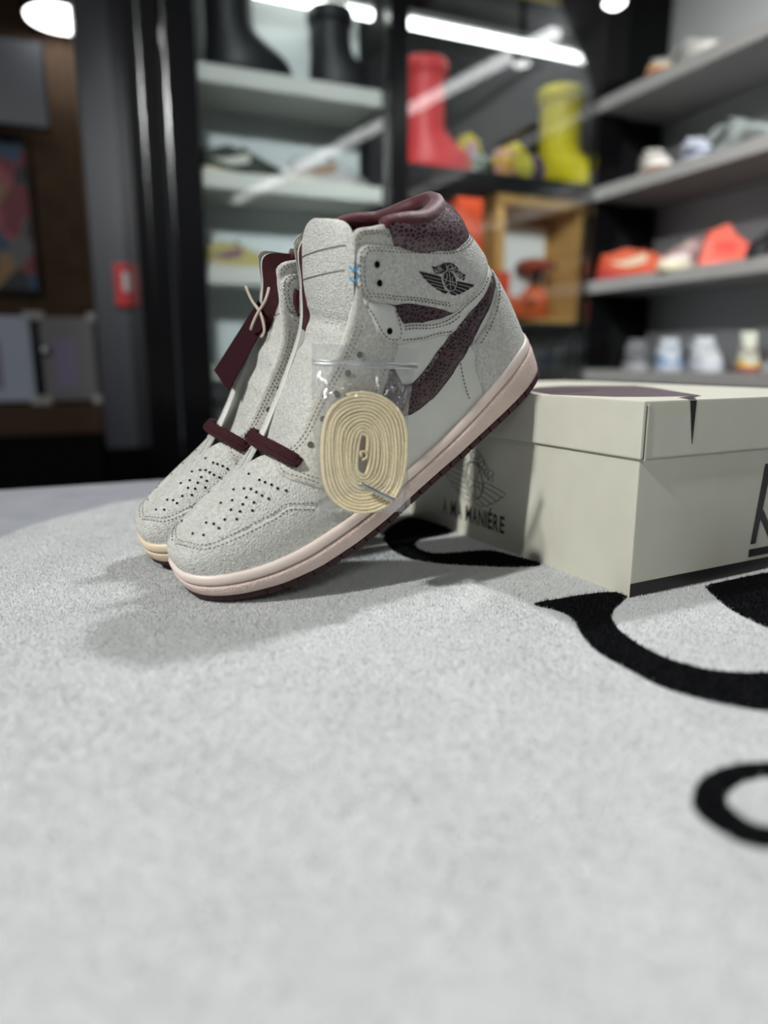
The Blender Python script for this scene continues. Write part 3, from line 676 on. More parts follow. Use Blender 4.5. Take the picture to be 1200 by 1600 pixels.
SHOE_M = np.array([[.77042,.37576,.51504],[.5121,-.84593,-.14885],[-.37976,-.37842,.84415]])   # shoe axes: toe to heel, outer side, up
SHOE_O = np.array([-.12046,.48527,-.01614])
CAMP = np.array([0,0,.157])
def CS(p, k): return CAMP+(np.array(p)-CAMP)*k
def pose(o, org, M=SHOE_M*.98):
    m = Matrix([[M[0][0],-M[1][0],M[2][0],org[0]],[M[0][1],-M[1][1],M[2][1],org[1]],[M[0][2],-M[1][2],M[2][2],org[2]],[0,0,0,1]]); o.matrix_world = m
TP = [(.085,.066),(.1010,.0780),(.1190,.0930),(.1400,.1085),(.1530,.1170),(.1630,.1240),(.1700,.1330),(.1745,.1478),(.1790,.1590),(.1880,.1765),(.1960,.1900)]
left = make_shoe('high_top_sneaker', 'white high-top sneaker in front with wings emblem, heel propped on the box', 1, MAT['fox'], MAT['mid'], TP, [.022,.030,.035,.038,.040], True)
pose(left, CS(SHOE_O, .98))
TP2 = [(.085,.064),(.1036,.0745),(.1224,.0892),(.1443,.1060),(.160,.118),(.176,.128),(.190,.140),(.204,.150)]
NETS = {1: build_net(1, .020), -1: build_net(-1, .020, .013)}      # the rear shoe's collar sags
right = make_shoe('high_top_sneaker', 'white high-top sneaker behind, mostly hidden, with burgundy hangtag', -1, MAT['fox_c'], MAT['mid_c'], TP2, [.020,.028,.032,.033,.033], False, True)
NETS = {1: build_net(1), -1: build_net(-1)}
pose(right, CS(SHOE_O+np.array([-.0455,.0708,0]), .98))
# ------------------------------------------------------------------ shoe box
BOX_YAW = R(27.86); BK = 1.02
MAT['box'] = mat('cream_card', lin(214,213,199), .45, .4, bump=[('noise', 400, .08, .0005)], var=(30, lin(208,207,192), .8, 4))
MAT['box_dark'] = mat('black_card_print', lin(38,34,36), .45, .4)
MAT['box_grey'] = mat('grey_card_print', lin(126,126,120), .5, .3)
MAT['box_plum'] = mat('plum_grey_card_print', lin(98,84,92), .4, .4)
bx_ = thing('shoe_box', 'cream cardboard shoe box with printed lid that props up the sneakers', 'box', tuple(CS((.163,.4497,.001), BK)), BOX_YAW)
BL, BW, BH = .346*BK, .245*BK, .130*BK; LH = .0365*BK; G = .003
box('box_body', 0, BW, 0, BL, 0, BH-.004, MAT['box'], bx_, .0012)
lid = box('lid', -G, BW+G, -G, BL+G, BH-LH, BH, MAT['box'], bx_, .0013)
box('corner_fold', -G+.0035, -G+.0050, -G-.0006, -G+.001, BH-LH-.0012, BH-.002, MAT['box'], lid, .0003)
box('corner_gap', -G+.0024, -G+.0035, -G-.00012, -G+.001, BH-LH, BH-.003, MAT['box_dark'], lid)
def face_map(kind):
    if kind == 'left': return lambda P: [(-.00025, y*BK, z*BK) for y, z in P]
    if kind == 'right': return lambda P: [(x*BK, -.00025, z*BK) for x, z in P]
    if kind == 'lid': return lambda P: [(x*BK, -G-.00025, z*BK) for x, z in P]
    return lambda P: [(x*BK, y*BK, BH+.0002) for x, y in P]
def flat(name, P, T, kind, m, parent=bx_): return mesh(name, face_map(kind)(P), T, m, parent, smooth=False)
def poly(name, P, kind, m, parent=bx_): return flat(name, P, [tuple(range(len(P)))], kind, m, parent)
# left face: winged emblem in line and lettering
VV = []; FF = []
lines, letters = emblem_polys(1.5)
wl = []
for p_ in E_DARK: wl.append(np.array(p_+[p_[0]], float))
for l in wl:
    t = np.gradient(l, axis=0); t /= np.maximum(np.linalg.norm(t, axis=1, keepdims=True), 1e-6); n = np.stack([-t[:,1], t[:,0]], 1)*1.5; m_ = len(l)
    lines.append((np.vstack([l-n, l+n]), [(i, i+1, m_+i+1, m_+i) for i in range(m_-1)]))
for P, T in lines+letters:
    P = np.array(P); Q = np.stack([.187-(P[:,0]-690)/255*.105, .0560-(P[:,1]-408)/177*.050-(P[:,0]-690)/255*.002], 1); n0 = len(VV); VV += [tuple(q) for q in Q]; FF += [tuple(n0+i for i in f) for f in T]
flat('wings_print', VV, FF, 'left', MAT['box_grey'])
VV = []; FF = []; txt = 'A MA MANIÉRE'; adv = [.7,.36,.86,.7,.36,.86,.7,.76,.32,.62,.72,.62]; tot = sum(adv); acc = 0
for (V, F), a in zip(glyphs(txt, .022), adv):
    if len(V):
        w = V[:,0].max()-V[:,0].min(); k = .86*a/w if w > .2 else 1
        Q = np.stack([.2300-(acc+(V[:,0]-V[:,0].min())*k*.95)/tot*.0955, .0145+V[:,1]*.0145], 1); n0 = len(VV); VV += [tuple(q) for q in Q]; FF += [tuple(n0+i for i in f) for f in F]
    acc += a
flat('lettering', VV, FF, 'left', MAT['box_dark'])
# right face: dark foot strip, large letter, rule; spike and brush stroke on the lid
poly('foot_strip', [(0,.0006),(.240,.0006),(.240,.0100),(0,.0100)], 'right', MAT['box_dark'])
poly('letter_stroke', [(.1203,.0222),(.1263,.0222),(.1337,.0720),(.1337,.0815),(.1272,.0815)], 'right', MAT['box_dark'])
poly('letter_stroke', [(.1288,.0405),(.1425,.0225),(.1500,.0225),(.1305,.0480)], 'right', MAT['box_dark'])
poly('letter_stroke', [(.1500,.0225),(.1425,.0225),(.1660,.0815),(.1728,.0815)], 'right', MAT['box_dark'])
poly('letter_stroke', [(.1660,.0815),(.1728,.0815),(.1800,.0222),(.1740,.0222)], 'right', MAT['box_dark'])
poly('rule', [(.1195,.0125),(.1815,.0125),(.1815,.0185),(.1195,.0185)], 'right', MAT['box_dark'])
poly('lid_spike', [(.0372,.1294),(.0384,.1285),(.0434,.1010),(.0440,.1010),(.0446,.1290),(.0446,.1294)], 'lid', MAT['box_dark'], lid)
poly('brush_stroke', [(.0005,.088),(.02,.0445),(.0395,.034),(.0800,.022),(.088,.030),(.1226,.080),(.165,.14),(.1902,.185),(.1246,.2138),(.0768,.195),(.03,.15)], 'top', MAT['box_plum'], lid)
poly('spike_foot', [(.0372,-.0026),(.0446,-.0026),(.060,.012),(.0800,.0235),(.075,.0245),(.050,.016)], 'top', MAT['box_dark'], lid)

# ------------------------------------------------------------------ spare lace coil in a zip bag
MAT['lace_c'] = mat('cream_lace', lin(253,238,200), .75, .3, bump=[('voro', 1500, .7, .0006)], var=(1300, lin(236,220,180), .5, 2))
MAT['aglet'] = mat('clear_metal_aglet', lin(175,180,182), .25, .6, metal=.8)
MAT['film'] = film_mat('clear_plastic_film', (.975,.98,.985,1), .07, .07, .04, 1.3, .2)
MAT['zip'] = film_mat('clear_zip_plastic', (.80,.82,.85,1), .25, .10, .15)
BAGK = .977
TL, TR, BR, BLc = [CS(p, BAGK) for p in ((-.0455,.4593,.1661),(.0231,.4781,.1632),(.0175,.474,.0545),(-.0412,.4467,.0604))]
ex = TR-TL; ex /= np.linalg.norm(ex); ez = (TL-BLc); ez -= ex*np.dot(ez, ex); ez /= np.linalg.norm(ez); en = np.cross(ex, ez)     # en points to the camera side
if en[1] > 0: en = -en
CO = CS((-.0143,.4606,.0963), BAGK)
coil = thing('lace_roll', 'cream flat shoelace rolled into an oval coil inside the clear bag', 'shoelace')
HX, TH, turns = .0096, .00190, 12.3
th = np.linspace(0, 2*pi*turns, int(turns*72)); P2 = []; 
for t in th:
    r = .0026+(.0262/turns)*(t/(2*pi)); a = t % (2*pi); c_, s_ = cos(a), sin(a)
    egg = 1+.05*sin(a+.6)*min(1, t/20)
    x = r*c_*egg; z = r*s_+HX*math.tanh(s_*2.4); P2.append((x+.0007*sin(3*a+t*.07), z))
P2 = np.array(P2)
pin = np.array([(-.0006,-.004),(.0024,-.002),(.0014,.0012),(-.0018,.0008),(-.0008,-.002)])
tv = np.gradient(P2, axis=0); tv /= np.linalg.norm(tv, axis=1, keepdims=True); nv = np.stack([tv[:,1], -tv[:,0]], 1)
P3 = CO+P2[:,:1]*ex+P2[:,1:]*ez; WD = np.tile(en, (len(P3), 1)); NV = nv[:,:1]*ex+nv[:,1:]*ez
P3 = P3+en*(.0003*np.sin(th*1.7)[:,None])
V, F = ribbon(P3, WD, NV, .0078, TH); lc = mesh('lace_band', V, F, MAT['lace_c'], coil)
q = spline(np.c_[pin, pin[:,0]*0], 8); t = np.gradient(q, axis=0); t /= np.linalg.norm(t, axis=1, keepdims=True); n = np.stack([t[:,1], -t[:,0]], 1)
V, F = ribbon(CO+q[:,:1]*ex+q[:,1:2]*ez, np.tile(en, (len(q),1)), n[:,:1]*ex+n[:,1:]*ez, .0085, .0015); mesh('lace_end', V, F, MAT['lace_c'], coil)
A0 = CS((-.0174,.4540,.078), BAGK)+en*.0062; A1 = CS((.0054,.4585,.0661), BAGK)+en*.0058
tube('aglet', [A0, A0*.97+A1*.03, A0*.5+A1*.5, A1*.97+A0*.03, A1], [.0011,.0014,.0015,.0014,.0009], MAT['aglet'], coil, 10)
bag = thing('zip_bag', 'small clear zip bag holding a cream lace, against the front sneaker', 'bag')
NX, NZ = 40, 60
def bag_sheet(sgn):
    V = []; F = []
    for j in range(NZ+1):
        g_ = j/NZ
        for i in range(NX+1):
            f = i/NX; p = (TL*(1-f)+TR*f)*(1-g_)+(BLc*(1-f)+BR*f)*g_
            side_in = .005*sin(pi*min(1, g_*1.1))*(-1 if f > .5 else -.3)*abs(2*f-1)**3; p = p+ex*side_in
            d = p-CO; u_, w_ = np.dot(d, ex), np.dot(d, ez); rr = math.sqrt((u_/.036)**2+(w_/.044)**2)
            puff = .0080*(.5+.5*cos(pi*min(1, max(0, rr-.80)/.75)))
            edge = min(1, min(f, 1-f)*9)*min(1, (1-g_)*5)*min(1, max(0, g_-.13)*8)
            wr = .0016*sin(37*f+23*g_*g_+2*sgn)*sin(19*g_-11*f+sgn)+.0007*sin(70*f*g_+30*(f-g_)+sgn*3)+.0012*abs(sin(9*f+21*g_))*(1 if rr > 1 else .2)*min(1, (1-g_)*4)
            V.append(p-en*np.dot(p-CO, en)*(.55 if rr < 1.2 else .35)*edge+en*(sgn*(puff*edge+.0003)+wr*edge*(1 if rr > .85 else .25)))
    for j in range(NZ):
        for i in range(NX): k = j*(NX+1)+i; F.append((k, k+1, k+NX+2, k+NX+1))
    return V, F
V, F = bag_sheet(1); mesh('front_film', V, F, MAT['film'], bag)
V, F = bag_sheet(-1); mesh('back_film', V, F, MAT['film'], bag)
for g_, w_ in ((.098,.0009), (.118,.0013)):
    a = TL*(1-g_)+BLc*g_; b = TR*(1-g_)+BR*g_; tube('zip_ridge', [a+en*.0006, (a+b)/2+en*.001, b+en*.0006], w_, MAT['zip'], bag, 6)

# ------------------------------------------------------------------ hangtag on the rear shoe
def rear(x, y, z): return np.array((x, y, z))@(SHOE_M*.98)+CS(SHOE_O+np.array([-.0455,.0708,0]), .98)
PXF = 1110.0; PIT = math.atan(240/1110)
def at(px, py, d):
    """point seen at a pixel of the photograph, d metres in front of the lens plane"""
    f = np.array([0, cos(PIT), -sin(PIT)]); u_ = np.array([0, sin(PIT), cos(PIT)])
    return CAMP+(np.array([1.,0,0])*(px-600)/PXF+u_*(800-py)/PXF+f)*d
MAT['tag'] = mat('burgundy_card', lin(44,10,20), .7, .1, bump=[('noise', 500, .2, .0005)])
MAT['string'] = mat('beige_string', lin(196,186,172), .8, .2)
ht = thing('hangtag', 'burgundy card hangtag on a pale string beside the rear sneaker', 'tag')
q = [at(335,579,.560), at(357,611,.552), at(422,492,.556), at(404,470,.562)]
nn_ = np.cross(q[1]-q[0], q[3]-q[0]); nn_ /= np.linalg.norm(nn_)
V = [p+nn_*.0006 for p in q]+[p-nn_*.0006 for p in q]
mesh('card', V, [(0,1,2,3),(7,6,5,4),(0,4,5,1),(1,5,6,2),(2,6,7,3),(3,7,4,0)], MAT['tag'], ht, smooth=False)
tube('string', spline([at(384,448,.556), at(394,470,.552), at(407,490,.549), at(413,516,.549), at(408,527,.551)], 6), .0011, MAT['string'], ht, 6)
tube('string', spline([at(420,450,.554), at(414,470,.549), at(402,490,.548), at(394,508,.549), at(392,515,.552)], 6), .0011, MAT['string'], ht, 6)
# ------------------------------------------------------------------ cabinet on the back wall
GB = 1.95
cab = thing('display_cabinet', 'tall black display cabinet with glass doors along the back wall', 'cabinet', RW(0,0,FLOOR), YAW)
ZB, ZT = 0, CEIL-FLOOR-.02
Z = lambda z: z-FLOOR
MAT['back_l'] = mat('pale_grey_back_panel', lin(204,210,210), .7, .3)
box('back_panel', .36, .885, 2.22, 2.24, Z(-.1), ZT, MAT['back_l'], cab)
box('back_panel', .90, 1.72, 2.36, 2.38, Z(-.1), ZT, MAT['black_matt'], cab)
box('side_panel', .186, .215, GB, 2.38, ZB, ZT, MAT['black'], cab)
box('post', .215, .262, GB-.01, GB+.05, ZB, ZT, MAT['black'], cab, .004)
box('post', .275, .352, GB+.0, GB+.05, ZB, ZT, MAT['black'], cab, .004)
box('post', .868, .922, GB-.01, GB+.03, ZB, ZT, MAT['black'], cab, .004)
box('post', 1.60, 1.70, GB+.02, GB+.06, ZB, ZT, MAT['black'], cab, .004)
box('divider', .885, .905, GB+.06, 2.36, ZB, ZT, MAT['black_matt'], cab)
box('base', .19, 1.70, GB, 2.38, ZB, Z(-.1), MAT['black'], cab)
for z in (.885, .635, .395, .14): box('shelf', .352, .868, GB+.05, 2.22, Z(z)-.042, Z(z), MAT['shelf_w'], cab, .002)
for z in (.712, .272): box('shelf', .922, 1.66, GB+.06, 2.355, Z(z)-.035, Z(z), MAT['black_matt'], cab, .002)
box('shelf', .922, 1.66, GB+.06, 2.355, Z(1.20)-.03, Z(1.20), MAT['black_matt'], cab, .002)
box('shelf_lip', .922, 1.66, GB+.06, GB+.066, Z(.712)-.05, Z(.712)-.035, MAT['black_matt'], cab); box('added_glow_strip', .95, 1.64, GB+.068, GB+.082, Z(.712)-.043, Z(.712)-.035, MAT['tube'], cab)  # added glow strip hidden behind the lip, brightens the crate bay
for a0, a1 in ((.352,.868), (.922,1.60)):
    d_ = box('glass_door', a0, a1, GB+.018, GB+.022, Z(-.1), ZT, MAT['glass'], cab)
# LED tube inside the cabinet
lt = thing('led_tube_lamp', 'long white LED tube glowing across the top of the glass cabinet', 'lamp', RW(0,0,0), YAW)
box('housing', .42, 1.665, 2.10, 2.13, 1.132, 1.150, MAT['shelf'], lt)
V, F = tube_vf([(.44,2.115,1.118),(1.655,2.115,1.118)], .0125, 12); mesh('glow_tube', V, F, MAT['tube'], lt)
# hung lamp and an added glowing disc
def hung_disc(a, b, z, r, label, m):
    t = thing('lamp_or_glow_disc', label, 'lamp', RW(a, b, z), YAW)
    lathe('housing', [(r*1.06, .03), (r*1.08, .0), (r*1.02, -.012), (r, -.012), (r*.98, -.004)], MAT['wall_dark'], t)
    box('rod', -.008, .008, -.008, .008, .03, CEIL-z, MAT['wall_dark'], t)
    lathe('diffuser', [(r*.98, -.004), (r*.97, -.014), (r*.6, -.022), (r*.05, -.024)], m, t)
    return t
hung_disc(.089, 3.2, 1.40, .125, 'round glowing ceiling lamp at the far left', MAT['lamp'])
hung_disc(1.45, 1.75, 1.115, .03, 'small added glowing disc near the cabinet corner at the top', MAT['lamp'])  # added glowing disc makes the bright spot by the corner
# ceiling lines behind the viewer that mirror in the glass doors
def line_lamp(p, q, label):
    t = thing('linear_ceiling_lamp', label, 'lamp', (0,0,0)); p = Vector(p); q = Vector(q); d = (q-p).normalized(); s = Vector((-d.y, d.x, 0))*.024
    V = [p-s, q-s, q+s, p+s]; V = V+[v+Vector((0,0,.03)) for v in V]
    mesh('glow_bar', V, [(0,1,2,3),(4,7,6,5),(0,4,5,1),(1,5,6,2),(2,6,7,3),(3,7,4,0)], emis('linear_glow', (1,1,1,1), 5), t, smooth=False); return t
line_lamp(RW(1.324,-2.02,1.354), RW(1.811,1.43,1.354), 'long slim pendant lamp hanging along the right side of the shop')

# ------------------------------------------------------------------ wall shelves on the right
for i, z in enumerate((.950, .690, .405, .120)):
    nmz = ('top', 'second', 'third', 'lowest')[i]
    o = rbox('wall_shelf', 1.60, 1.88, .55, 1.99, z-.038, z, MAT['shelf'], bev=.002)
    tag(o, ('grey wall shelf on the right, %s from the top' % nmz) if i else 'grey wall shelf on the right, topmost one', 'shelf', 'grey wall shelves')
pp = rbox('black_end_panel', 1.70, 1.88, 1.99, 2.03, FLOOR, CEIL, MAT['black_matt']); tag(pp, 'tall black panel between the glass cabinet and the grey shelves', 'panel')

# ------------------------------------------------------------------ small sneakers on the shelves
def flatz(X): X = X.copy(); X[...,2] -= zbot(X[...,0])*.85; return X
def vtop(low):
    """top edge in v for a low-cut shoe"""
    ks = np.array([0,5,6,7,8,9,10,11,12,13,14.]); return (ks, np.array([4,4,3.6,3.0,2.5,2.15,1.9,1.7,1.65,1.75,1.85])) if low else (ks, np.full(11, 4.0))
SNK = {}
def sneaker_mesh(low):
    if low in SNK: return SNK[low]
    ks, vt = vtop(low); out = {}
    def strip(s0, s1, ns, f0, f1, nv, off):
        VV = []; FF = []
        for sd in (1, -1):
            n0 = len(VV)
            for a in np.linspace(s0, s1, ns):
                t = np.interp(a, ks, vt)
                for b in np.linspace(f0, f1, nv): VV.append(flatz(S(a, b*t, sd)+SN(a, b*t, sd)*off))
            for i in range(ns-1):
                for j in range(nv-1): k = n0+i*nv+j; FF.append((k, k+nv, k+nv+1, k+1))
        return VV, FF
    out['upper'] = strip(0, 14, 40, -.05, 1, 10, 0)
    out['lining'] = strip(5.6, 14, 24, .45, .99, 5, -.004)
    out['toe_overlay'] = strip(0, 4.6, 16, -.05, .42, 5, .0015)
    out['heel_overlay'] = strip(11.4, 14, 10, -.05, .62, 5, .0018)
    V, F = [], []
    pts = [(7.2,.9),(8.4,.62),(9.6,.46),(10.8,.42),(11.4,.5)]; low_ = [(7.0,.45),(8.0,.30),(9.2,.22),(10.4,.28),(11.4,.42)]
    for sd in (1, -1):
        n0 = len(V)
        for (a, b), (c_, d_) in zip(pts, low_):
            for (s_, q_) in ((a, b), (c_, d_)): t = np.interp(s_, ks, vt); V.append(flatz(S(s_, q_*t, sd)+SN(s_, q_*t, sd)*.0022))
        F += [(n0+2*i, n0+2*i+2, n0+2*i+3, n0+2*i+1) for i in range(4)]
    out['side_stripe'] = (V, F)
    sl = np.linspace(0, 14, 44); path = np.vstack([S(sl, 0, 1), S(sl[::-1], 0, -1)[1:-1]]); path = flatz(path); m = len(path)
    cen = np.array([.15, 0, 0]); V = []; F = []
    for i in range(m):
        n = path[i]-np.roll(path, 1, 0)[i]; n = np.array([path[i][0]-.15, path[i][1]*3, 0]); n /= np.linalg.norm(n)
        for o_, z in ((.002, 0), (.005, .004), (.0045, path[i][2]), (-.002, path[i][2]+.001)): p = path[i]+n*o_; V.append((p[0], p[1], z))
    for i in range(m):
        j = (i+1)%m
        for q in range(3): F.append((i*4+q, j*4+q, j*4+q+1, i*4+q+1))
    F.append(tuple(i*4 for i in range(m))); out['sole'] = (V, F)
    V = []; F = []
    top = .112 if low else .165
    for i, f in enumerate(np.linspace(0, 1, 8)):
        x = .088+(.072 if low else .105)*f; z = .066+(top-.066)*f; w = .018+.014*f
        for k in range(7): q = -1+k/3; V.append((x+.006*q*q, q*w, z))
    F = [(i*7+k, i*7+k+1, i*7+k+8, i*7+k+7) for i in range(7) for k in range(6)]; out['tongue'] = (V, F)
    V = []; F = []
    for i in range(5):
        s_ = 5.9+.62*i; t = np.interp(s_, ks, vt)
        a, b = flatz(S(s_, t*.86, 1)), flatz(S(s_, t*.86, -1)); c_ = (a+b)/2+np.array([-.003, 0, .007]); vv, ff = tube_vf(spline([a+[0,.002,0], c_, b-[0,.002,0]], 4), .0024, 5); n0 = len(V); V += vv; F += [tuple(n0+k for k in f) for f in ff]
    out['laces'] = (V, F)
    SNK[low] = {k: bpy.data.meshes.new('sneaker_'+k) for k in out}
    for k, (V, F) in out.items(): SNK[low][k].from_pydata([tuple(map(float, v)) for v in V], [], [tuple(f) for f in F]); SNK[low][k].update()
    return SNK[low]
cmat = {}
def col(r, g, b, rough=.6):
    k = (r,g,b,rough)
    if k not in cmat: cmat[k] = mat('colour_%d_%d_%d' % (r,g,b), lin(r,g,b), rough, .3)
    return cmat[k]
def sneaker(label, a, b, z, ang, upper, over, sole, accent, low=True, sc=.88, group='sneakers on the wall shelves'):
    t = thing('sneaker', label, 'shoe', RW(a, b, z), YAW+R(ang), group); t.scale = (sc, sc, sc)
    ms = sneaker_mesh(low); cm = dict(upper=upper, toe_overlay=over, heel_overlay=over, side_stripe=accent, sole=sole, lining=accent, tongue=upper, laces=sole)
    for k, me0 in ms.items():
        me = me0.copy(); o = link(k, me, None, t); me.materials.clear(); me.materials.append(col(*cm[k])); o.location = (-.15, 0, 0)
    return t
W_ = (214,212,206); K_ = (28,28,32); GR = (128,128,128)
# shoes stand across the shelves, toes towards the room (local +x is the heel)
sneaker('sneaker with green, cream and dark red panels on the top wall shelf', 1.725, 1.855, .95, 50, (196,198,190), (206,160,110), (120,30,34), (70,140,80))
sneaker('grey and white sneaker on the top wall shelf, nearer its cabinet end', 1.71, 1.71, .95, 70, (186,186,184), W_, (196,192,184), (110,112,116))
sneaker('tan and dark red sneaker cut off by the frame on the top shelf', 1.735, 1.40, .95, 52, (190,160,110), (110,34,34), (90,22,26), (60,60,70))
sneaker('white sneaker with brown sole at the cabinet end of the second shelf', 1.715, 1.84, .69, 58, W_, (222,220,214), (140,96,70), (180,180,180))
sneaker('navy and white sneaker in the middle of the second shelf', 1.735, 1.70, .69, 56, (196,202,216), (72,84,112), (190,190,200), (40,50,80))
sneaker('grey sneaker with black sole on the second wall shelf', 1.71, 1.525, .69, 76, (150,158,156), (104,110,108), (26,26,28), (70,76,76))
sneaker('red-orange sneaker at the cabinet end of the third shelf', 1.725, 1.86, .405, 139, (186,78,44), (176,64,38), (150,40,40), (190,176,150))
sneaker('mauve and white sneaker on the third wall shelf', 1.72, 1.665, .405, 15, (158,130,132), (214,206,198), (206,200,170), (92,50,58))
sneaker('bright red high-top sneaker on the third wall shelf', 1.72, 1.50, .405, 139, (196,82,62), (200,104,90), (214,110,100), (200,50,34), low=False, sc=.62)
sneaker('black high-top sneaker cut off by the frame on the third shelf', 1.72, 1.37, .405, 12, (30,28,34), (24,24,28), (36,36,40), (60,50,60), low=False, sc=.8)
sneaker('grey sneaker with an orange and green side on the lowest shelf', 1.725, 1.865, .12, 52, (108,110,112), (90,92,94), (150,150,152), (180,110,80))
sneaker('pale blue and white sneaker on the lowest shelf', 1.735, 1.735, .12, 50, (196,204,212), (96,128,164), (170,176,190), (70,110,160))
sneaker('silver white sneaker with black trim on the lowest shelf', 1.735, 1.60, .12, 56, (206,210,214), (190,194,200), (186,188,196), (40,44,46))
sneaker('yellow, blue and green high-top sneaker on the lowest shelf', 1.735, 1.445, .12, 46, (196,200,186), (222,186,90), (140,70,70), (40,60,150), low=False, sc=.66)
# left bay of the cabinet
G2 = 'sneakers in the glass cabinet'
sneaker('black and white sneaker on cream sole in the left cabinet bay', .50, 2.11, .635, 185, (52,56,50), (36,38,36), (214,204,170), (190,190,180), sc=.8, group=G2)
sneaker('pale grey and tan sneaker in the left cabinet bay beside the post', .75, 2.11, .635, 185, (176,172,172), (140,136,134), (224,214,186), (150,120,96), sc=.8, group=G2)
sneaker('olive yellow and purple sneaker on the lower left cabinet shelf', .47, 2.11, .395, 185, (172,160,104), (156,144,92), (190,180,170), (120,80,104), sc=.74, group=G2)

# ------------------------------------------------------------------ oversized cartoon-like rubber boots
def boot(label, a, b, z, ang, m, hgt=.315, sc=1.0):
    t = thing('rubber_boot', label, 'boot', RW(a, b, z), YAW+R(ang), 'oversized rubber boots in the cabinet'); t.scale = (sc, sc, sc)
    lv = [(0,-.064,.150,.062),(.010,-.069,.166,.070),(.035,-.070,.172,.074),(.060,-.069,.160,.073),(.082,-.067,.130,.070),(.102,-.065,.096,.066),(.122,-.064,.072,.063),(.145,-.064,.064,.062),(.20,-.064,.064,.062),(hgt-.035,-.064,.064,.062)]
    V = []; F = []; n = 28
    for (zz, x0, x1, w) in lv:
        for k in range(n):
            q = 2*pi*k/n; V.append(((x0+x1)/2+(x1-x0)/2*cos(q), w*sin(q), zz))
    for i in range(len(lv)-1):
        for k in range(n): F.append((i*n+k, i*n+(k+1)%n, (i+1)*n+(k+1)%n, (i+1)*n+k))
    F.append(tuple(range(n-1,-1,-1))); mesh('boot_body', V, F, m, t)
    lathe('cuff', [(.058,hgt-.045),(.070,hgt-.040),(.074,hgt-.028),(.074,hgt-.008),(.070,hgt),(.060,hgt),(.056,hgt-.03)], m, t)
    V = []; F = []; k2 = [(0,-.002),(.004,-.001),(.004,.012),(0,.012)]
    for k in range(n):
        q = 2*pi*k/n
        for (o_, zz) in k2: V.append((.0475+(.116+o_)*cos(q), (.068+o_)*sin(q), zz+.002))
    F = [(k*4+j, ((k+1)%n)*4+j, ((k+1)%n)*4+j+1, k*4+j+1) for k in range(n) for j in range(3)]+[tuple(k*4 for k in range(n))]
    mesh('sole', V, F, m, t); return t
boot('oversized red rubber boot with round toe in the glass cabinet', 1.062, 2.13, .712, 0, mat('red_rubber', lin(226,52,58), .45, .4))
boot('oversized yellow rubber boot at the right end of the cabinet', 1.612, 2.19, .712, 268, mat('yellow_rubber', lin(228,214,8), .45, .4), hgt=.30, sc=1.1)
MAT['boot_k'] = mat('black_rubber', lin(20,22,26), .5, .4)
boot('oversized black rubber boot nearest the left cabinet post', .47, 2.105, .885, 0, MAT['boot_k'], hgt=.33)
boot('oversized black rubber boot beside the middle cabinet post', .755, 2.105, .885, 0, MAT['boot_k'], hgt=.24, sc=.9)
# flower toys between the red and the yellow boot
def flower(label, a, b, z, r, pet, mid_, ang):
    t = thing('flower_toy', label, 'toy', RW(a, b, z), YAW+R(ang), 'flower toys between the boots')
    def ball(nm, c_, rad, m, sq=1.0):
        V = []; F = []; nu, nv_ = 10, 6
        for j in range(nv_+1):
            for i in range(nu): ph = pi*j/nv_; q = 2*pi*i/nu; V.append((c_[0]+rad*sin(ph)*cos(q), c_[1]+rad*sq*cos(ph), c_[2]+rad*sin(ph)*sin(q)))
        F = [(j*nu+i, j*nu+(i+1)%nu, (j+1)*nu+(i+1)%nu, (j+1)*nu+i) for j in range(nv_) for i in range(nu)]; mesh(nm, V, F, m, t)
    for k in range(8): q = 2*pi*k/8; ball('petal', (r*.66*cos(q), 0, r+r*.66*sin(q)), r*.33, col(*pet[k % len(pet)]), .8)
    ball('flower_centre', (0, -.01, r), r*.45, col(*mid_), .7); return t
FL = [(1.245,2.10,.712,.034,[(110,140,90),(190,190,200)],(90,120,100)),(1.265,2.20,.765,.046,[(220,200,40),(210,190,60)],(200,150,170)),(1.325,2.08,.712,.042,[(226,180,60),(220,160,150)],(230,190,90)),
 (1.375,2.17,.745,.038,[(180,150,180),(200,170,150)],(150,140,170)),(1.395,2.07,.712,.038,[(214,206,70),(190,180,90)],(220,210,80)),(1.455,2.10,.712,.040,[(104,60,130),(90,50,110)],(70,40,100)),(1.44,2.19,.765,.042,[(228,214,40),(220,200,30)],(224,200,50))]
FN = ['grey and green flower toy next to the red boot','yellow flower toy raised behind the grey green one','orange and pink flower toy low in the middle of the row','mauve flower toy peeking out behind the middle of the row','pale yellow flower toy beside the purple one','dark purple flower toy next to the yellow boot','bright yellow flower toy behind the purple one']
for f, n in zip(FL, FN): flower(n, f[0], f[1], f[2], f[3]*1.2, f[4], f[5], 12)
# boxes, crate
o = rbox('yellow_carton', 1.285, 1.575, 2.05, 2.25, 1.20, 1.36, mat('yellow_card', lin(226,190,10), .5, .3), bev=.003); tag(o, 'plain yellow carton on the top cabinet shelf', 'box')
oc = mat('orange_card', lin(206,74,36), .5, .3)
o = rbox('orange_carton', 1.145, 1.245, 2.06, 2.20, .272, .50, oc, bev=.003); tag(o, 'tall orange carton at the bottom of the two-carton stack', 'box', 'orange cartons')
o = rbox('orange_carton', 1.150, 1.240, 2.06, 2.18, .50, .645, oc, bev=.003); tag(o, 'orange carton on top of the taller orange one', 'box', 'orange cartons')
o = rbox('orange_carton', 1.275, 1.330, 2.03, 2.10, .272, .43, oc, bev=.003); tag(o, 'small orange carton leaning by the wooden crate', 'box', 'orange cartons')
cr_ = thing('wooden_crate', 'open pale wooden crate with a white card inside, in the cabinet', 'crate', RW(1.50, 2.16, .272), YAW)
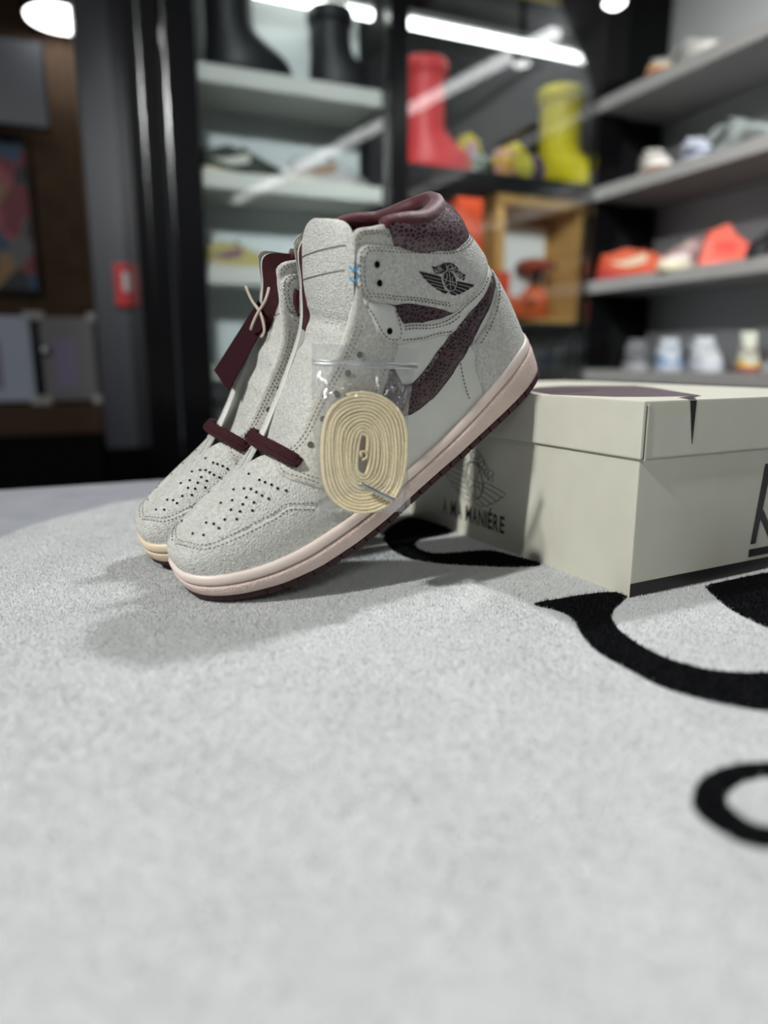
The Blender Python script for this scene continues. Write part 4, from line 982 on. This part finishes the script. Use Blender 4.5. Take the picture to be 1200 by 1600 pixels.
for nm, x0, x1, y0, y1, z0, z1 in (('side_board',-.185,-.150,-.06,.12,0,.415),('side_board',.150,.185,-.06,.12,0,.415),('top_board',-.15,.15,-.06,.12,.375,.415),('bottom_board',-.15,.15,-.06,.12,0,.02),('back_board',-.15,.15,.105,.12,.02,.375)): box(nm, x0, x1, y0, y1, z0, z1, MAT['crate'], cr_, .002)
box('white_card', -.085, .12, .095, .104, .05, .34, mat('pale_grey_card', lin(225,230,230), .6, .3), cr_)
org = mat('orange_rubber', lin(206,92,40), .5, .3)
sneaker('orange sneaker standing in the wooden crate', 1.46, 2.12, .292, 200, (206,96,48), (196,84,40), (190,80,44), (150,60,30), sc=.7, group=G2)
mu = thing('mushroom_figure', 'small figure with orange body, black neck and flat brown-red cap', 'figurine', RW(1.545, 2.20, .292), YAW)
lathe('body', [(.03,0),(.045,.02),(.052,.06),(.045,.095),(.025,.115)], org, mu, 20); lathe('neck', [(.022,.112),(.018,.135),(.028,.165)], MAT['black_matt'], mu, 16)
lathe('cap', [(.03,.163),(.066,.170),(.072,.185),(.055,.202),(.02,.208)], mat('brown_red', lin(150,66,44), .6, .3), mu, 20)

# ------------------------------------------------------------------ far left of the shop
sl_ = thing('slat_wall_panel', 'brown wooden slat panel on the far wall', 'panel', RW(0,0,0), YAW)
box('backing', -.60, .36, 3.40, 3.419, .30, CEIL-.02, mat('dark_backing', lin(40,32,28), .8, .2), sl_)
for i in range(26): a0 = -.595+i*.0365; box('slat', a0, a0+.027, 3.372, 3.40, .30, CEIL-.02, MAT['wood'], sl_)
MAT['pillar'] = mat('grey_laminate', lin(62,63,69), .35, .4)
pl = thing('grey_pillar', 'grey laminated pillar with a bright metal edge left of the cabinet', 'pillar', RW(0,0,FLOOR), YAW)
box('shaft', .095, .215, 2.38, 2.56, Z(-.12), ZT, MAT['pillar'], pl); box('skirting', .10, .21, 2.39, 2.56, 0, Z(-.12), MAT['black'], pl); box('metal_edge', .19, .222, 2.362, 2.38, 0, ZT, MAT['metal'], pl)
al = thing('fire_call_point', 'small red wall box with a pale label on the grey pillar', 'alarm', RW(.18, 2.36, .31), YAW)
box('case', -.028, .022, 0, .02, 0, .125, mat('red_plastic', lin(170,20,26), .4, .4), al, .003); box('plate', -.006, .018, -.002, 0, .045, .10, col(170,168,168), al)
tv = thing('grey_screen', 'blank grey hanging screen at the upper left', 'screen', RW(-.22, 3.2, 1.00), YAW)
box('bezel', -.24, .24, -.01, .02, 0, .30, col(46,46,50), tv, .003); box('glass_face', -.232, .232, -.013, -.01, .008, .292, mat('grey_screen_face', lin(140,142,150), .3, .5), tv)
box('bracket', -.02, .02, -.005, .015, .30, CEIL-1.0, col(40,40,44), tv)
# colourful poster and shop counter
def poster_mat():
    m = mat('colourful_poster_print', (.1,.1,.1,1), .4); N = m.node_tree.nodes; L = m.node_tree.links; tc = N.new('ShaderNodeTexCoord'); v = N.new('ShaderNodeTexVoronoi'); v.inputs['Scale'].default_value = 11
    L.new(tc.outputs['Object'], v.inputs['Vector']); r = N.new('ShaderNodeValToRGB'); r.color_ramp.interpolation = 'CONSTANT'; cs = [(30,34,44),(150,40,60),(40,90,130),(70,60,50),(180,140,90),(24,24,34),(120,120,120),(200,90,110)]
    while len(r.color_ramp.elements) < len(cs): r.color_ramp.elements.new(.5)
    for i, c_ in enumerate(cs): r.color_ramp.elements[i].position = i/len(cs); r.color_ramp.elements[i].color = lin(*c_)
    s = N.new('ShaderNodeSeparateColor'); L.new(v.outputs['Color'], s.inputs[0]); L.new(s.outputs[0], r.inputs['Fac']); L.new(r.outputs['Color'], N['Principled BSDF'].inputs['Base Color']); return m
po = thing('poster', 'dark framed poster with a colourful print on the slat wall', 'poster', RW(-.27, 3.35, .41), YAW)
box('print_sheet', -.20, .185, -.004, .004, .02, .58, poster_mat(), po); 
for nm, x0, x1, z0, z1 in (('frame',-.21,.195,0,.02),('frame',-.21,.195,.58,.60),('frame',-.21,-.20,.02,.58),('frame',.185,.195,.02,.58)): box(nm, x0, x1, -.01, .008, z0, z1, col(26,24,28), po)
ct = thing('shop_counter', 'dark shop counter with a brown front rail at the far left', 'counter', RW(-.2, 3.15, FLOOR), YAW)
box('body', -.55, .30, -.12, .2, 0, Z(-.13), MAT['black_matt'], ct); box('counter_top', -.57, .31, -.14, .2, Z(-.13), Z(-.015), mat('brown_counter', lin(74,52,34), .5, .4), ct, .004)
for nm, lab, a0, a1, c_ in (('display_case','bluish white box on the counter at the left frame edge',-.42,-.115,(196,204,222)),('display_case','grey box with pale corner caps beside the pillar on the counter',-.085,.105,(140,138,140))):
    t = thing(nm, lab, 'box', RW((a0+a1)/2, 3.12, -.015), YAW, 'boxes on the shop counter'); w = (a1-a0)/2
    box('case_body', -w, w, -.09, .09, .012, .325, col(*c_, .3), t, .01)
    for sx in (-1, 1):
        for z_ in (0, .312): box('corner_cap', sx*w-.022, sx*w+.022, -.10, -.06, z_, z_+.03, col(190,188,186,.4), t, .006)
    box('printed_panel', -w*.55, w*.3, -.0915, -.09, .06, .24, col(150,140,170), t); lathe('knob', [(.016,0),(.018,.006),(.010,.012)], MAT['metal'], t, 12, (w*.1 if a0 < -.2 else -w*.85, -.095, .20)).rotation_euler = (pi/2, 0, 0)
